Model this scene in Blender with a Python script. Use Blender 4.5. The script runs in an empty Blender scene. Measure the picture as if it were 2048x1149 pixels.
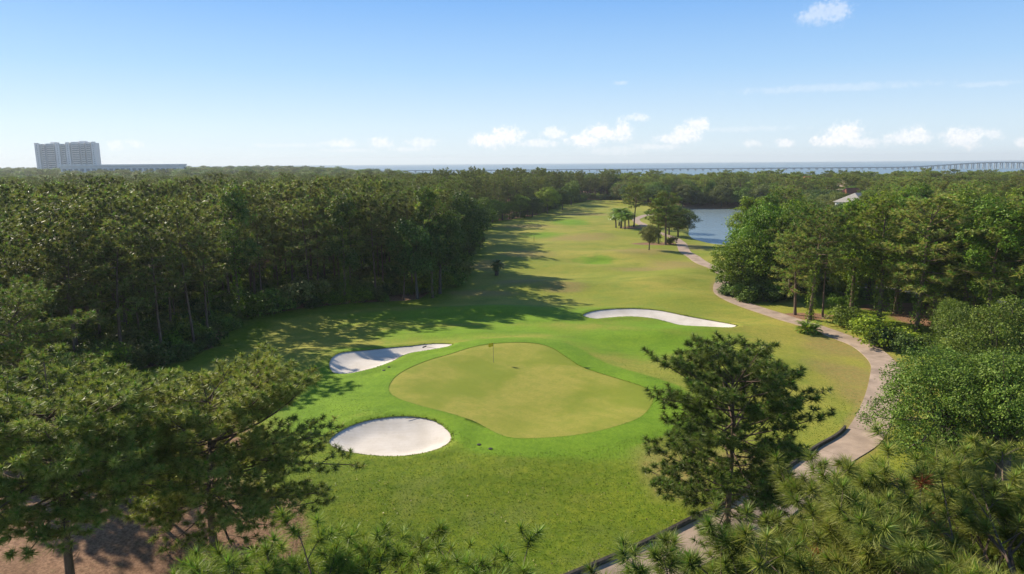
import bpy, math, random, time
T0 = time.time()
import numpy as np
from mathutils import Vector, Matrix
from mathutils.geometry import delaunay_2d_cdt

# ------------------------------------------------------------------ camera, sky, sun, exposure
sc = bpy.context.scene
F_PX = 1384.0                                   # focal length in pixels of the 2048 px wide photograph
PITCH = math.atan(250.5 / F_PX)
ROLL = math.radians(0.41)
CAM_H = 22.5
cam_f = np.array([0, math.cos(PITCH), -math.sin(PITCH)])
_r0 = np.array([1.0, 0, 0]); _u0 = np.array([0, math.sin(PITCH), math.cos(PITCH)])
cam_r = _r0 * math.cos(ROLL) - _u0 * math.sin(ROLL)
cam_u = _u0 * math.cos(ROLL) + _r0 * math.sin(ROLL)
cd = bpy.data.cameras.new('camera'); cam = bpy.data.objects.new('camera', cd)
sc.collection.objects.link(cam); sc.camera = cam
cd.sensor_width = 36; cd.lens = 36 * F_PX / 2048; cd.clip_start = 0.5; cd.clip_end = 40000
m = Matrix([[cam_r[i], cam_u[i], -cam_f[i], (0, 0, CAM_H)[i]] for i in range(3)] + [[0, 0, 0, 1]])
cam.matrix_world = m

SUN_AZ = math.radians(-53)                      # from the view direction (+Y), negative is to the left
SUN_EL = math.radians(31)
sun_dir = Vector((math.sin(SUN_AZ) * math.cos(SUN_EL), math.cos(SUN_AZ) * math.cos(SUN_EL), math.sin(SUN_EL)))
sd = bpy.data.lights.new('sun', 'SUN'); sd.energy = 5.0; sd.angle = math.radians(0.53); sd.color = (1.0, 0.90, 0.72)
sun = bpy.data.objects.new('sun', sd); sc.collection.objects.link(sun)
sun.rotation_euler = (-sun_dir).to_track_quat('-Z', 'Y').to_euler(); sun.location = (-60, 40, 80)

sc.view_settings.view_transform = 'Standard'; sc.view_settings.look = 'None'
sc.view_settings.gamma = 1.0; sc.view_settings.use_curve_mapping = False
sc.view_settings.exposure = 0.68
sc.render.engine = 'CYCLES'
sc.cycles.max_bounces = 4; sc.cycles.diffuse_bounces = 1; sc.cycles.glossy_bounces = 1
sc.cycles.transmission_bounces = 2; sc.cycles.volume_bounces = 0; sc.cycles.transparent_max_bounces = 4
sc.cycles.use_denoising = True

# clouds as (azimuth px, altitude px, half width, half height, opacity) read off the photograph, turned into directions
CLOUDS = [(985, 281, 42, 15, 1), (1015, 272, 34, 17, 1), (1108, 266, 26, 12, .8), (1075, 287, 42, 8, .7), (1170, 281, 38, 13, 1), (1205, 268, 36, 16, 1),
          (1245, 262, 22, 17, .9), (1275, 236, 22, 7, .6), (1345, 278, 34, 9, .8), (1370, 268, 30, 17, .9), (1396, 250, 24, 14, .8), (1310, 294, 50, 6, .5),
          (1660, 282, 40, 10, 1), (1690, 266, 38, 18, 1), (1725, 286, 34, 9, .8), (1800, 279, 36, 11, .8), (1832, 271, 32, 14, .9), (1930, 275, 42, 16, .9),
          (1985, 270, 26, 9, .6), (2046, 283, 16, 10, .8), (680, 287, 32, 8, .7), (765, 286, 26, 10, .7), (845, 286, 30, 9, .6), (820, 299, 40, 5, .4),
          (1570, 286, 20, 8, .8), (1505, 287, 18, 7, .6), (230, 291, 18, 9, .5), (268, 288, 18, 7, .5), (1235, 302, 60, 9, .35), (1652, 26, 52, 19, .42),
          (1660, 176, 190, 7, .2), (1240, 166, 12, 4, .3), (700, 301, 50, 4, .35), (580, 291, 70, 4, .25), (1980, 168, 60, 4, .2), (1480, 259, 110, 5, .2)]


def N(t, typ, **kw):
    n = t.nodes.new(typ)
    for k, v in kw.items():
        if isinstance(k, str) and hasattr(n, k): setattr(n, k, v)
    return n


class NT:
    """short hand for node trees"""
    def __init__(s, tree): s.t = tree
    def add(s, typ, ins=None, **kw):
        n = s.t.nodes.new(typ)
        for k, v in kw.items(): setattr(n, k, v)
        for k, v in (ins or {}).items():
            sock = n.inputs[k]
            if isinstance(v, bpy.types.NodeSocket): s.t.links.new(v, sock)
            else: sock.default_value = v
        return n
    def math(s, op, a, b=0.0, c=None, clamp=False):
        i = {0: a, 1: b}
        if c is not None: i[2] = c
        return s.add('ShaderNodeMath', i, operation=op, use_clamp=clamp).outputs[0]
    def vmath(s, op, a, b=(0, 0, 0)):
        n = s.add('ShaderNodeVectorMath', {0: a, 1: b}, operation=op)
        return n.outputs['Value'] if op in ('LENGTH', 'DOT_PRODUCT') else n.outputs[0]
    def mix(s, fac, a, b, blend='MIX'):
        n = s.add('ShaderNodeMix', data_type='RGBA', blend_type=blend)
        for sock, v in ((n.inputs[0], fac), (n.inputs[6], a), (n.inputs[7], b)):
            if isinstance(v, bpy.types.NodeSocket): s.t.links.new(v, sock)
            else: sock.default_value = v if not isinstance(v, tuple) or len(v) == 4 else v + (1,)
        return n.outputs[2]
    def noise(s, vec, scale, detail=3, rough=.5, dist=0.0):
        n = s.add('ShaderNodeTexNoise', {'Scale': scale, 'Detail': detail, 'Roughness': rough, 'Distortion': dist})
        if vec is not None: s.t.links.new(vec, n.inputs['Vector'])
        return n.outputs['Fac']
    def ramp(s, v, a, b, lo=0.0, hi=1.0):
        return s.add('ShaderNodeMapRange', {0: v, 1: a, 2: b, 3: lo, 4: hi}, interpolation_type='SMOOTHSTEP').outputs[0]


def px_dir(px, py):
    d = cam_f * F_PX + cam_r * (px - 1024) - cam_u * (py - 574.5)
    return d / np.linalg.norm(d)


HAZE = 0.00012
SKY_K = 6.55
world = bpy.data.worlds.new('World'); sc.world = world; world.use_nodes = True
wt = NT(world.node_tree); world.node_tree.nodes.clear()
sky = wt.add('ShaderNodeTexSky', sky_type='NISHITA', sun_disc=False, sun_elevation=SUN_EL, sun_rotation=SUN_AZ,
             altitude=0.0, air_density=1.0, dust_density=0.2, ozone_density=2.0)
geo = wt.add('ShaderNodeTexCoord')
dirv = geo.outputs['Generated']
sep = wt.add('ShaderNodeSeparateXYZ', {0: dirv})
az = wt.math('ARCTAN2', sep.outputs[0], sep.outputs[1])
el = wt.math('ARCSINE', sep.outputs[2])
ae = wt.add('ShaderNodeCombineXYZ', {0: az, 1: el}).outputs[0]
wn = wt.noise(ae, 55, 6, .6)
wn2 = wt.noise(ae, 190, 4, .6)
cov = None
for (cx, cy, hw, hh, op) in CLOUDS:
    d = px_dir(cx, cy); a_ = math.atan2(d[0], d[1]); e_ = math.asin(d[2])
    k = math.cos(math.atan((cx - 1024) / F_PX)) ** 2 / F_PX
    v = wt.vmath('SUBTRACT', ae, (a_, e_, 0))
    v = wt.vmath('MULTIPLY', v, (1 / (hw * k * 1.4), 1 / (hh * 1.4 / F_PX), 0))
    q = wt.math('SUBTRACT', 1.0, wt.vmath('LENGTH', v))
    q = wt.math('ADD', q, wt.math('MULTIPLY', wt.math('SUBTRACT', wn, .5), 1.5))
    q = wt.math('ADD', q, wt.math('MULTIPLY', wt.math('SUBTRACT', wn2, .5), .9))
    q = wt.math('MULTIPLY', wt.ramp(q, .06, .74), op)
    cov = q if cov is None else wt.math('MAXIMUM', cov, q)
rampn = wt.add('ShaderNodeValToRGB', {0: wt.math('DIVIDE', wt.math('MAXIMUM', el, 0.0), math.pi / 2)})
cr_ = rampn.color_ramp
STOPS = [(0, (.70, .83, .94)), (.03, (.63, .80, .955)), (.078, (.385, .635, .95)), (.135, (.200, .455, .90)), (.33, (.100, .235, .50)), (1, (.045, .105, .25))]
while len(cr_.elements) < len(STOPS): cr_.elements.new(.5)
for e_, (p_, c_) in zip(cr_.elements, STOPS): e_.position = p_; e_.color = c_ + (1,)
clear_sky = wt.mix(1.0, rampn.outputs[0], (SKY_K, SKY_K, SKY_K), 'MULTIPLY')
skyc = wt.mix(.88, sky.outputs[0], clear_sky)
cshade = wt.mix(wt.ramp(wn2, .3, .7), (6.3, 6.4, 6.75), (7.5, 7.35, 7.2))
wcol = wt.mix(wt.math('MULTIPLY', cov, .9), skyc, cshade)
bg = wt.add('ShaderNodeBackground', {'Color': wcol, 'Strength': 0.10})
wo = wt.add('ShaderNodeOutputWorld', {0: bg.outputs[0]})

# ------------------------------------------------------------------ helpers
COL = sc.collection
rng = np.random.default_rng(7)


def ground_px(px, py, z=0.0):
    """point on the level z that the photograph shows at a pixel"""
    d = px_dir(px, py); t = (z - CAM_H) / d[2]
    return d[0] * t, d[1] * t


def to_px(x, y, z):
    v = np.array([x, y, z - CAM_H]); k = v @ cam_f
    return 1024 + F_PX * (v @ cam_r) / k, 574.5 - F_PX * (v @ cam_u) / k


def smooth(a, b, x):
    t = np.clip((x - a) / (b - a), 0, 1)
    return t * t * (3 - 2 * t)


def spline(pts, n=6, closed=True):
    p = np.array(pts, float); out = []
    m_ = len(p)
    for i in range(m_ if closed else m_ - 1):
        if closed: a, b, c, d = p[(i - 1) % m_], p[i], p[(i + 1) % m_], p[(i + 2) % m_]
        else: a, b, c, d = p[max(i - 1, 0)], p[i], p[i + 1], p[min(i + 2, m_ - 1)]
        for j in range(n):
            t = j / n
            out.append(.5 * (2 * b + (c - a) * t + (2 * a - 5 * b + 4 * c - d) * t * t + (3 * b - a - 3 * c + d) * t ** 3))
    if not closed: out.append(p[-1])
    return np.array(out)


def seg_dist(x, y, P, closed=True):
    best = np.full(x.shape, 1e9)
    n = len(P)
    for i in range(n if closed else n - 1):
        a = P[i]; b = P[(i + 1) % n]; ab = b - a
        t = np.clip(((x - a[0]) * ab[0] + (y - a[1]) * ab[1]) / max(ab @ ab, 1e-9), 0, 1)
        best = np.minimum(best, (x - a[0] - t * ab[0]) ** 2 + (y - a[1] - t * ab[1]) ** 2)
    return np.sqrt(best)


def inside(x, y, P):
    r = np.zeros(x.shape, bool); n = len(P)
    for i in range(n):
        a = P[i]; b = P[(i + 1) % n]
        if a[1] == b[1]: continue
        c = ((a[1] > y) != (b[1] > y)) & (x < (b[0] - a[0]) * (y - a[1]) / (b[1] - a[1]) + a[0])
        r ^= c
    return r


def sdist(x, y, P, far=30.0):
    """signed distance, positive inside, only near the outline"""
    x = np.atleast_1d(np.asarray(x, float)); y = np.atleast_1d(np.asarray(y, float))
    out = np.full(x.shape, -float(far))
    k = (x > P[:, 0].min() - far) & (x < P[:, 0].max() + far) & (y > P[:, 1].min() - far) & (y < P[:, 1].max() + far)
    if k.any():
        d = seg_dist(x[k], y[k], P); s = inside(x[k], y[k], P)
        out[k] = np.where(s, d, -np.minimum(d, far))
    return out


def poly_px(pts, z=0.0, n=5):
    return spline([ground_px(a, b, z) for a, b in pts], n)


def link(o, parent=None):
    COL.objects.link(o)
    if parent is not None: o.parent = parent
    return o


def tag(o, label=None, cat=None, group=None, kind=None):
    if label: o['label'] = label
    if cat: o['category'] = cat
    if group: o['group'] = group
    if kind: o['kind'] = kind
    return o


def empty(name, loc=(0, 0, 0), rz=0.0, scale=1.0):
    o = bpy.data.objects.new(name, None); o.location = loc; o.rotation_euler = (0, 0, rz)
    o.scale = (scale,) * 3 if not isinstance(scale, tuple) else scale
    o.empty_display_size = .3
    return link(o)


def mesh_np(name, V, faces, mats, col=None, mi=None, smooth_=False, attrs=None):
    """faces: (n,3) or (n,4) array or list of such arrays"""
    me = bpy.data.meshes.new(name)
    if not isinstance(faces, list): faces = [faces]
    faces = [np.asarray(f, np.int32) for f in faces if len(f)]
    V = np.asarray(V, np.float32)
    nl = sum(f.size for f in faces); nf = sum(len(f) for f in faces)
    me.vertices.add(len(V)); me.vertices.foreach_set('co', V.ravel())
    me.loops.add(nl); me.polygons.add(nf)
    me.loops.foreach_set('vertex_index', np.concatenate([f.ravel() for f in faces]))
    tot = np.concatenate([np.full(len(f), f.shape[1], np.int32) for f in faces])
    me.polygons.foreach_set('loop_start', np.concatenate([[0], np.cumsum(tot)[:-1]]).astype(np.int32))
    if mi is not None: me.polygons.foreach_set('material_index', np.asarray(mi, np.int32))
    me.polygons.foreach_set('use_smooth', np.full(nf, bool(smooth_)))
    for m_ in mats: me.materials.append(m_)
    if col is not None:
        at = me.color_attributes.new('col', 'FLOAT_COLOR', 'POINT')
        c = np.ones((len(V), 4), np.float32); c[:, :3] = col
        at.data.foreach_set('color', c.ravel())
    for k, v in (attrs or {}).items():
        at = me.attributes.new(k, 'FLOAT', 'POINT'); at.data.foreach_set('value', np.asarray(v, np.float32))
    me.update(calc_edges=True)
    return me


class MB:
    """collects triangles and quads into one mesh"""
    def __init__(s): s.V = []; s.T = []; s.Q = []; s.C = []; s.tm = []; s.qm = []; s.n = 0
    def put(s, V, T=None, Q=None, c=(1, 1, 1), mi=0):
        V = np.asarray(V, float).reshape(-1, 3)
        if T is not None and len(T): s.T.append(np.asarray(T) + s.n); s.tm.append(np.full(len(T), mi))
        if Q is not None and len(Q): s.Q.append(np.asarray(Q) + s.n); s.qm.append(np.full(len(Q), mi))
        c = np.asarray(c, float)
        s.C.append(np.broadcast_to(c, V.shape) if c.ndim == 1 else c)
        s.V.append(V); s.n += len(V)
    def box(s, x0, x1, y0, y1, z0, z1, c=(1, 1, 1), mi=0):
        V = [(x, y, z) for z in (z0, z1) for x, y in ((x0, y0), (x1, y0), (x1, y1), (x0, y1))]
        s.put(V, Q=[(0, 3, 2, 1), (4, 5, 6, 7), (0, 1, 5, 4), (1, 2, 6, 5), (2, 3, 7, 6), (3, 0, 4, 7)], c=c, mi=mi)
    def tube(s, pts, rad, sides=6, c=(1, 1, 1), mi=0, cap=False):
        P = np.asarray(pts, float); n = len(P)
        t = np.gradient(P, axis=0); t /= np.linalg.norm(t, axis=1)[:, None] + 1e-9
        ref = np.where(np.abs(t[:, 2:3]) > .9, [[1., 0, 0]], [[0, 0, 1.]])
        a = np.cross(t, ref); a /= np.linalg.norm(a, axis=1)[:, None]; b = np.cross(t, a)
        if np.abs(t[:, 2]).max() > .9:
            a = np.cross(t, [[1., 0.02, 0]]); a /= np.linalg.norm(a, axis=1)[:, None] + 1e-9; b = np.cross(t, a)
        th = np.arange(sides) * 2 * math.pi / sides
        V = P[:, None] + np.asarray(rad)[:, None, None] * (a[:, None] * np.cos(th)[None, :, None] + b[:, None] * np.sin(th)[None, :, None])
        i = np.arange(n - 1)[:, None] * sides; j = np.arange(sides)[None]; k = (j + 1) % sides
        Q = np.stack([i + j, i + k, i + sides + k, i + sides + j], -1).reshape(-1, 4)
        T = None
        if cap: T = [((n - 1) * sides, (n - 1) * sides + q, (n - 1) * sides + q + 1) for q in range(1, sides - 1)]
        s.put(V.reshape(-1, 3), T=T, Q=Q, c=c, mi=mi)
    def prisms(s, P0, P1, r0, r1, c=(1, 1, 1), mi=0):
        P0 = np.asarray(P0); P1 = np.asarray(P1)
        if not len(P0): return
        t = P1 - P0; t = t / (np.linalg.norm(t, axis=1)[:, None] + 1e-9)
        a = np.cross(t, rng.normal(size=t.shape)); a /= np.linalg.norm(a, axis=1)[:, None] + 1e-9; b = np.cross(t, a)
        th = np.arange(3) * 2 * math.pi / 3
        o = a[:, None] * np.cos(th)[None, :, None] + b[:, None] * np.sin(th)[None, :, None]
        V = np.concatenate([P0[:, None] + o * np.reshape(r0, (-1, 1, 1)), P1[:, None] + o * np.reshape(r1, (-1, 1, 1))], 1)
        i = np.arange(len(P0))[:, None, None] * 6
        q = np.array([(0, 1, 4, 3), (1, 2, 5, 4), (2, 0, 3, 5)])[None]
        s.put(V.reshape(-1, 3), Q=(i + q).reshape(-1, 4), c=c, mi=mi)
    def mesh(s, name, mats, smooth_=False):
        T = np.concatenate(s.T) if s.T else np.zeros((0, 3), int); Q = np.concatenate(s.Q) if s.Q else np.zeros((0, 4), int)
        mi = np.concatenate(s.tm + s.qm) if (s.tm or s.qm) else None
        return mesh_np(name, np.concatenate(s.V), [T, Q], mats, np.concatenate(s.C), mi, smooth_)
    def obj(s, name, mats, parent=None, smooth_=False):
        return link(bpy.data.objects.new(name, s.mesh(name, mats if isinstance(mats, list) else [mats], smooth_)), parent)


# ------------------------------------------------------------------ materials
def material(name):
    m_ = bpy.data.materials.new(name); m_.use_nodes = True; m_.node_tree.nodes.clear()
    return m_, NT(m_.node_tree)


def simple_mat(name, color, rough=.7, var=.12, scale=3.0, bump=0.0, spec=.3, metal=0.0):
    m_, t = material(name)
    tc = t.add('ShaderNodeTexCoord').outputs['Object']
    n = t.noise(tc, scale, 5, .6)
    c = t.mix(t.ramp(n, .25, .75), tuple(v * (1 - var) for v in color), tuple(min(1, v * (1 + var)) for v in color))
    p = t.add('ShaderNodeBsdfPrincipled', {'Base Color': c, 'Roughness': rough, 'Specular IOR Level': spec, 'Metallic': metal})
    if bump:
        b = t.add('ShaderNodeBump', {'Height': t.noise(tc, scale * 4, 4, .6), 'Strength': bump, 'Distance': .05}); t.t.links.new(b.outputs[0], p.inputs['Normal'])
    t.add('ShaderNodeOutputMaterial', {0: p.outputs[0]})
    return m_


def leaf_mat(name, transl=.35, rough=.5, spec=.25, hue=.035, val=.30):
    m_, t = material(name)
    at = t.add('ShaderNodeAttribute', attribute_name='col').outputs['Color']
    oi = t.add('ShaderNodeObjectInfo').outputs['Random']
    r2 = t.math('FRACT', t.math('MULTIPLY', oi, 17.31))
    hs = t.add('ShaderNodeHueSaturation', {'Hue': t.math('ADD', .5 - hue / 2, t.math('MULTIPLY', oi, hue)), 'Saturation': 1.0,
                                           'Value': t.math('ADD', 1 - val, t.math('MULTIPLY', r2, val * 2)), 'Color': at}).outputs[0]
    p = t.add('ShaderNodeBsdfPrincipled', {'Base Color': hs, 'Roughness': rough, 'Specular IOR Level': spec})
    tr = t.add('ShaderNodeBsdfTranslucent', {'Color': t.mix(1.0, hs, (1.15, 1.2, .7), 'MULTIPLY')})
    mx = t.add('ShaderNodeMixShader', {0: transl, 1: p.outputs[0], 2: tr.outputs[0]})
    t.add('ShaderNodeOutputMaterial', {0: mx.outputs[0]})
    return m_


def bark_mat(name, c0, c1):
    m_, t = material(name)
    tc = t.add('ShaderNodeTexCoord').outputs['Object']
    v = t.vmath('MULTIPLY', tc, (6, 6, 1.2))
    n = t.noise(v, 1.6, 5, .65); n2 = t.noise(tc, .5, 2)
    c = t.mix(t.ramp(n, .3, .7), c0, c1)
    c = t.mix(t.math('MULTIPLY', t.ramp(n2, .4, .7), .5), c, tuple(.6 * x for x in c0))
    p = t.add('ShaderNodeBsdfPrincipled', {'Base Color': c, 'Roughness': .9, 'Specular IOR Level': .15})
    b = t.add('ShaderNodeBump', {'Height': n, 'Strength': .7, 'Distance': .04}); t.t.links.new(b.outputs[0], p.inputs['Normal'])
    t.add('ShaderNodeOutputMaterial', {0: p.outputs[0]})
    return m_


M_NEEDLE = leaf_mat('pine_needles', .28, .48, .2)
M_LEAF = leaf_mat('broad_leaves', .28, .5, .2)
M_FROND = leaf_mat('palm_fronds', .25, .4, .4)
M_BARK = bark_mat('pine_bark', (.115, .078, .056), (.22, .155, .115))
M_BARK2 = bark_mat('oak_bark', (.085, .07, .056), (.17, .145, .12))
M_TWIG = simple_mat('twig_bark', (.13, .095, .068), .9, .25, 4)


def ground_material():
    m_, t = material('golf_course_ground')
    tc = t.add('ShaderNodeTexCoord').outputs['Object']
    A = lambda n: t.add('ShaderNodeAttribute', attribute_name=n).outputs['Fac']
    lush, straw, dry, rough = A('lush'), A('straw'), A('dry'), A('rough')
    n_big = t.noise(tc, .035, 4, .55, .4); n_mid = t.noise(tc, .22, 4, .6, .3); n_sm = t.noise(tc, 1.6, 5, .65); n_fine = t.noise(tc, 9.0, 4, .7); n_gr = t.noise(t.vmath('MULTIPLY', tc, (1, .6, 1)), 3.2, 4, .75)
    fair = t.mix(t.ramp(n_big, .35, .68), (.235, .262, .034), (.350, .312, .062))
    fair = t.mix(t.math('MULTIPLY', t.ramp(n_mid, .45, .75), .45), fair, (.150, .240, .034))
    lus = t.mix(t.ramp(n_mid, .3, .7), (.128, .245, .012), (.178, .300, .018))
    c = t.mix(t.math('MULTIPLY', t.ramp(t.math('ADD', lush, t.math('MULTIPLY', t.math('SUBTRACT', n_mid, .5), .7)), .25, .75), .92), fair, lus)
    rg = t.mix(t.ramp(n_sm, .3, .7), (.125, .188, .010), (.195, .240, .018))
    rg = t.mix(t.math('MULTIPLY', t.ramp(n_mid, .48, .72), .5), rg, (.215, .235, .055))
    c = t.mix(t.ramp(t.math('ADD', rough, t.math('MULTIPLY', t.math('SUBTRACT', n_mid, .5), .5)), .3, .7), c, rg)
    n_dr = t.noise(t.vmath('MULTIPLY', tc, (.55, 1.3, 1)), .16, 4, .6, 1.2)
    c = t.mix(t.math('MULTIPLY', t.ramp(n_dr, .48, .70), .55), c, t.mix(1.0, c, (.66, .74, .60), 'MULTIPLY'))
    c = t.mix(t.math('MULTIPLY', t.ramp(n_dr, .50, .28), .40), c, t.mix(1.0, c, (1.30, 1.08, 1.25), 'MULTIPLY'))
    dr = t.mix(t.ramp(n_sm, .3, .7), (.330, .215, .082), (.275, .240, .082))
    c = t.mix(t.math('MULTIPLY', t.ramp(t.math('ADD', dry, t.math('MULTIPLY', t.math('SUBTRACT', n_mid, .5), .9)), .35, .95), .8), c, dr)
    # mown grain: speckle of light and dark blades, droppings of straw
    c = t.mix(t.math('MULTIPLY', t.ramp(n_fine, .35, .7), .42), c, t.mix(1.0, c, (.50, .56, .42), 'MULTIPLY'))
    c = t.mix(t.math('MULTIPLY', t.ramp(n_sm, .55, .8), .30), c, t.mix(1.0, c, (1.35, 1.2, 1.2), 'MULTIPLY'))
    c = t.mix(t.ramp(n_gr, .30, .70), t.mix(1.0, c, (.84, .87, .82), 'MULTIPLY'), t.mix(1.0, c, (1.11, 1.09, 1.08), 'MULTIPLY'))
    st_n = t.noise(tc, 5, 6, .8)
    stc = t.mix(t.ramp(st_n, .3, .7), (.125, .062, .036), (.400, .235, .145))
    stc = t.mix(t.ramp(n_mid, .45, .7), stc, t.mix(1.0, stc, (.62, .60, .55), 'MULTIPLY'))
    stc = t.mix(t.math('MULTIPLY', t.ramp(n_sm, .55, .75), .35), stc, (.13, .15, .045))
    c = t.mix(t.ramp(t.math('ADD', straw, t.math('ADD', t.math('MULTIPLY', t.math('SUBTRACT', n_mid, .5), .5), t.math('MULTIPLY', t.math('SUBTRACT', n_sm, .5), .4))), .38, .62), c, stc)
    p = t.add('ShaderNodeBsdfPrincipled', {'Base Color': c, 'Roughness': .85, 'Specular IOR Level': .12})
    h = t.math('ADD', t.math('MULTIPLY', n_fine, .35), t.math('MULTIPLY', n_sm, .65))
    b = t.add('ShaderNodeBump', {'Height': h, 'Strength': .55, 'Distance': .12}); t.t.links.new(b.outputs[0], p.inputs['Normal'])
    t.add('ShaderNodeOutputMaterial', {0: p.outputs[0]})
    return m_


def green_material():
    m_, t = material('putting_green_turf')
    tc = t.add('ShaderNodeTexCoord').outputs['Object']
    n1 = t.noise(tc, .12, 4, .6, .5); n2 = t.noise(tc, .9, 4, .6); n3 = t.noise(tc, 4.0, 4, .75)
    c = t.mix(t.ramp(n1, .35, .65), (.190, .225, .022), (.325, .292, .056))
    c = t.mix(t.math('MULTIPLY', t.ramp(n2, .45, .7), .5), c, (.205, .245, .030))
    stripe = t.add('ShaderNodeTexWave', {'Vector': tc, 'Scale': .32, 'Distortion': .5, 'Detail': 1.0}, wave_type='BANDS', bands_direction='DIAGONAL').outputs['Fac']
    c = t.mix(t.math('MULTIPLY', t.ramp(stripe, .35, .65), .10), c, (.16, .20, .02))
    c = t.mix(t.math('MULTIPLY', t.ramp(n3, .4, .7), .38), c, (.15, .18, .025))
    p = t.add('ShaderNodeBsdfPrincipled', {'Base Color': c, 'Roughness': .8, 'Specular IOR Level': .12})
    b = t.add('ShaderNodeBump', {'Height': n3, 'Strength': .25, 'Distance': .03}); t.t.links.new(b.outputs[0], p.inputs['Normal'])
    t.add('ShaderNodeOutputMaterial', {0: p.outputs[0]})
    return m_


def sand_material():
    m_, t = material('bunker_sand')
    tc = t.add('ShaderNodeTexCoord').outputs['Object']
    n1 = t.noise(tc, .5, 4, .6); n2 = t.noise(tc, 5, 4, .6)
    w = t.add('ShaderNodeTexWave', {'Vector': t.vmath('SUBTRACT', tc, (-8.5, 52, 0)), 'Scale': .75, 'Distortion': 3.0, 'Detail': 2.0, 'Detail Scale': .5}, wave_type='RINGS').outputs['Fac']
    c = t.mix(t.ramp(n1, .3, .7), (.565, .505, .44), (.665, .605, .55))
    c = t.mix(t.math('MULTIPLY', t.ramp(n2, .5, .75), .45), c, (.54, .475, .41))
    c = t.mix(t.math('MULTIPLY', t.ramp(w, .55, .95), .12), c, (.55, .49, .43))
    p = t.add('ShaderNodeBsdfPrincipled', {'Base Color': c, 'Roughness': .9, 'Specular IOR Level': .1})
    h = t.math('ADD', t.math('MULTIPLY', w, .22), t.math('MULTIPLY', n2, .8))
    b = t.add('ShaderNodeBump', {'Height': h, 'Strength': .3, 'Distance': .05}); t.t.links.new(b.outputs[0], p.inputs['Normal'])
    t.add('ShaderNodeOutputMaterial', {0: p.outputs[0]})
    return m_


def water_material(name, deep, rough, s1, s2, strength, dist=.3):
    m_, t = material(name)
    tc = t.add('ShaderNodeTexCoord').outputs['Object']
    n1 = t.noise(t.vmath('MULTIPLY', tc, (1, .6, 1)), s1, 4, .6, .6); n2 = t.noise(tc, s2, 3, .6)
    big = t.noise(t.vmath('MULTIPLY', tc, (.3, 1, 1)), s1 * .06, 3, .5)
    c = t.mix(big, deep, tuple(v * 1.35 for v in deep))
    p = t.add('ShaderNodeBsdfPrincipled', {'Base Color': c, 'Roughness': rough, 'IOR': 1.33, 'Specular IOR Level': .5})
    h = t.math('ADD', n1, t.math('MULTIPLY', n2, .6))
    b = t.add('ShaderNodeBump', {'Height': h, 'Strength': strength, 'Distance': dist}); t.t.links.new(b.outputs[0], p.inputs['Normal'])
    t.add('ShaderNodeOutputMaterial', {0: p.outputs[0]})
    return m_


M_GROUND = ground_material(); M_GREEN = green_material(); M_SAND = sand_material()
M_SEA = water_material('bay_water', (.10, .16, .19), .30, .05, .3, 1.0, 1.2)
M_POND = water_material('pond_water', (.15, .195, .215), .26, .45, 2.2, 1.0, .16)
M_CONC = simple_mat('path_concrete', (.385, .290, .225), .9, .26, .55, .35, .15)
M_ASPH = simple_mat('street_asphalt', (.16, .16, .17), .9, .15, 1.5, .2, .15)
M_TIMBER = simple_mat('weathered_timber', (.10, .085, .07), .9, .35, 3, .3, .15)

# ------------------------------------------------------------------ layout of the course (plan, metres; camera stands at the origin, looking along +Y)
GREEN = poly_px([(778, 778), (800, 750), (850, 725), (900, 710), (950, 697), (1000, 693), (1060, 694), (1100, 702), (1130, 718), (1160, 735), (1200, 748),
                 (1255, 764), (1296, 780), (1306, 803), (1282, 832), (1230, 852), (1170, 866), (1100, 873), (1030, 874), (990, 863), (950, 843), (900, 829), (840, 815), (790, 798)], .7)
B1 = poly_px([(657, 876), (680, 856), (720, 842), (770, 836), (820, 836), (865, 843), (893, 858), (903, 873), (893, 886), (860, 898), (810, 906), (760, 907), (710, 902), (675, 893)], .6)
B2 = poly_px([(659, 727), (680, 712), (715, 704), (745, 697), (780, 690), (820, 687), (865, 686), (902, 692), (897, 698), (860, 702), (822, 707), (803, 716), (785, 728), (755, 739), (720, 746), (690, 748), (665, 743)], .3)
B3 = poly_px([(1166, 630), (1185, 621), (1220, 615), (1270, 613), (1320, 616), (1370, 624), (1420, 632), (1455, 640), (1473, 650), (1462, 657), (1430, 657), (1395, 654), (1360, 645), (1330, 636), (1300, 631), (1260, 630), (1220, 634), (1190, 637)], .4)
POND = spline([(60, 194), (55, 208), (56, 225), (61, 245), (66, 268), (72, 300), (80, 335), (88, 352), (112, 347), (127, 322), (122, 282), (106, 250), (92, 226), (76, 203)], 5)
# edge of the wood along the left of the fairway
WOOD = np.array([(-130, 50), (-90, 52), (-57, 58), (-46, 66), (-40, 75), (-37, 84), (-39, 100), (-33, 106), (-24, 110), (-15, 113), (-12, 127), (-11, 179), (-14, 235), (-6, 268), (12, 298), (26, 365), (45, 408),
                 (60, 420), (60, 520), (-400, 520), (-400, 50)], float)
STRAW = [(-27, 40, 10, 9), (-28, 34, 9, 7), (-17, 40, 3.6, 4.5), (-33, 52, 12, 9), (-32, 27, 14, 8), (43, 98.5, 4, 2.2), (64, 95, 9, 7), (62, 104, 8, 4), (76, 90, 8, 5), (41, 238, 4, 5), (46, 120, 9, 4), (39, 189, 6, 3)]
DRY = [(2, 128, 7, 7), (9, 122, 6, 5), (32, 172, 12, 10), (36, 150, 8, 12), (11.5, 47, 3.6, 5.5), (17, 49, 4, 3), (3, 168, 10, 10), (-6, 152, 6, 12), (40, 82, 6, 8), (36, 70, 5, 9), (20, 205, 14, 14), (34, 63, 3.5, 8), (-5, 118, 9, 4), (48, 182, 6, 10), (5, 240, 14, 9), (30, 300, 18, 14), (28, 145, 10, 5)]
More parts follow.
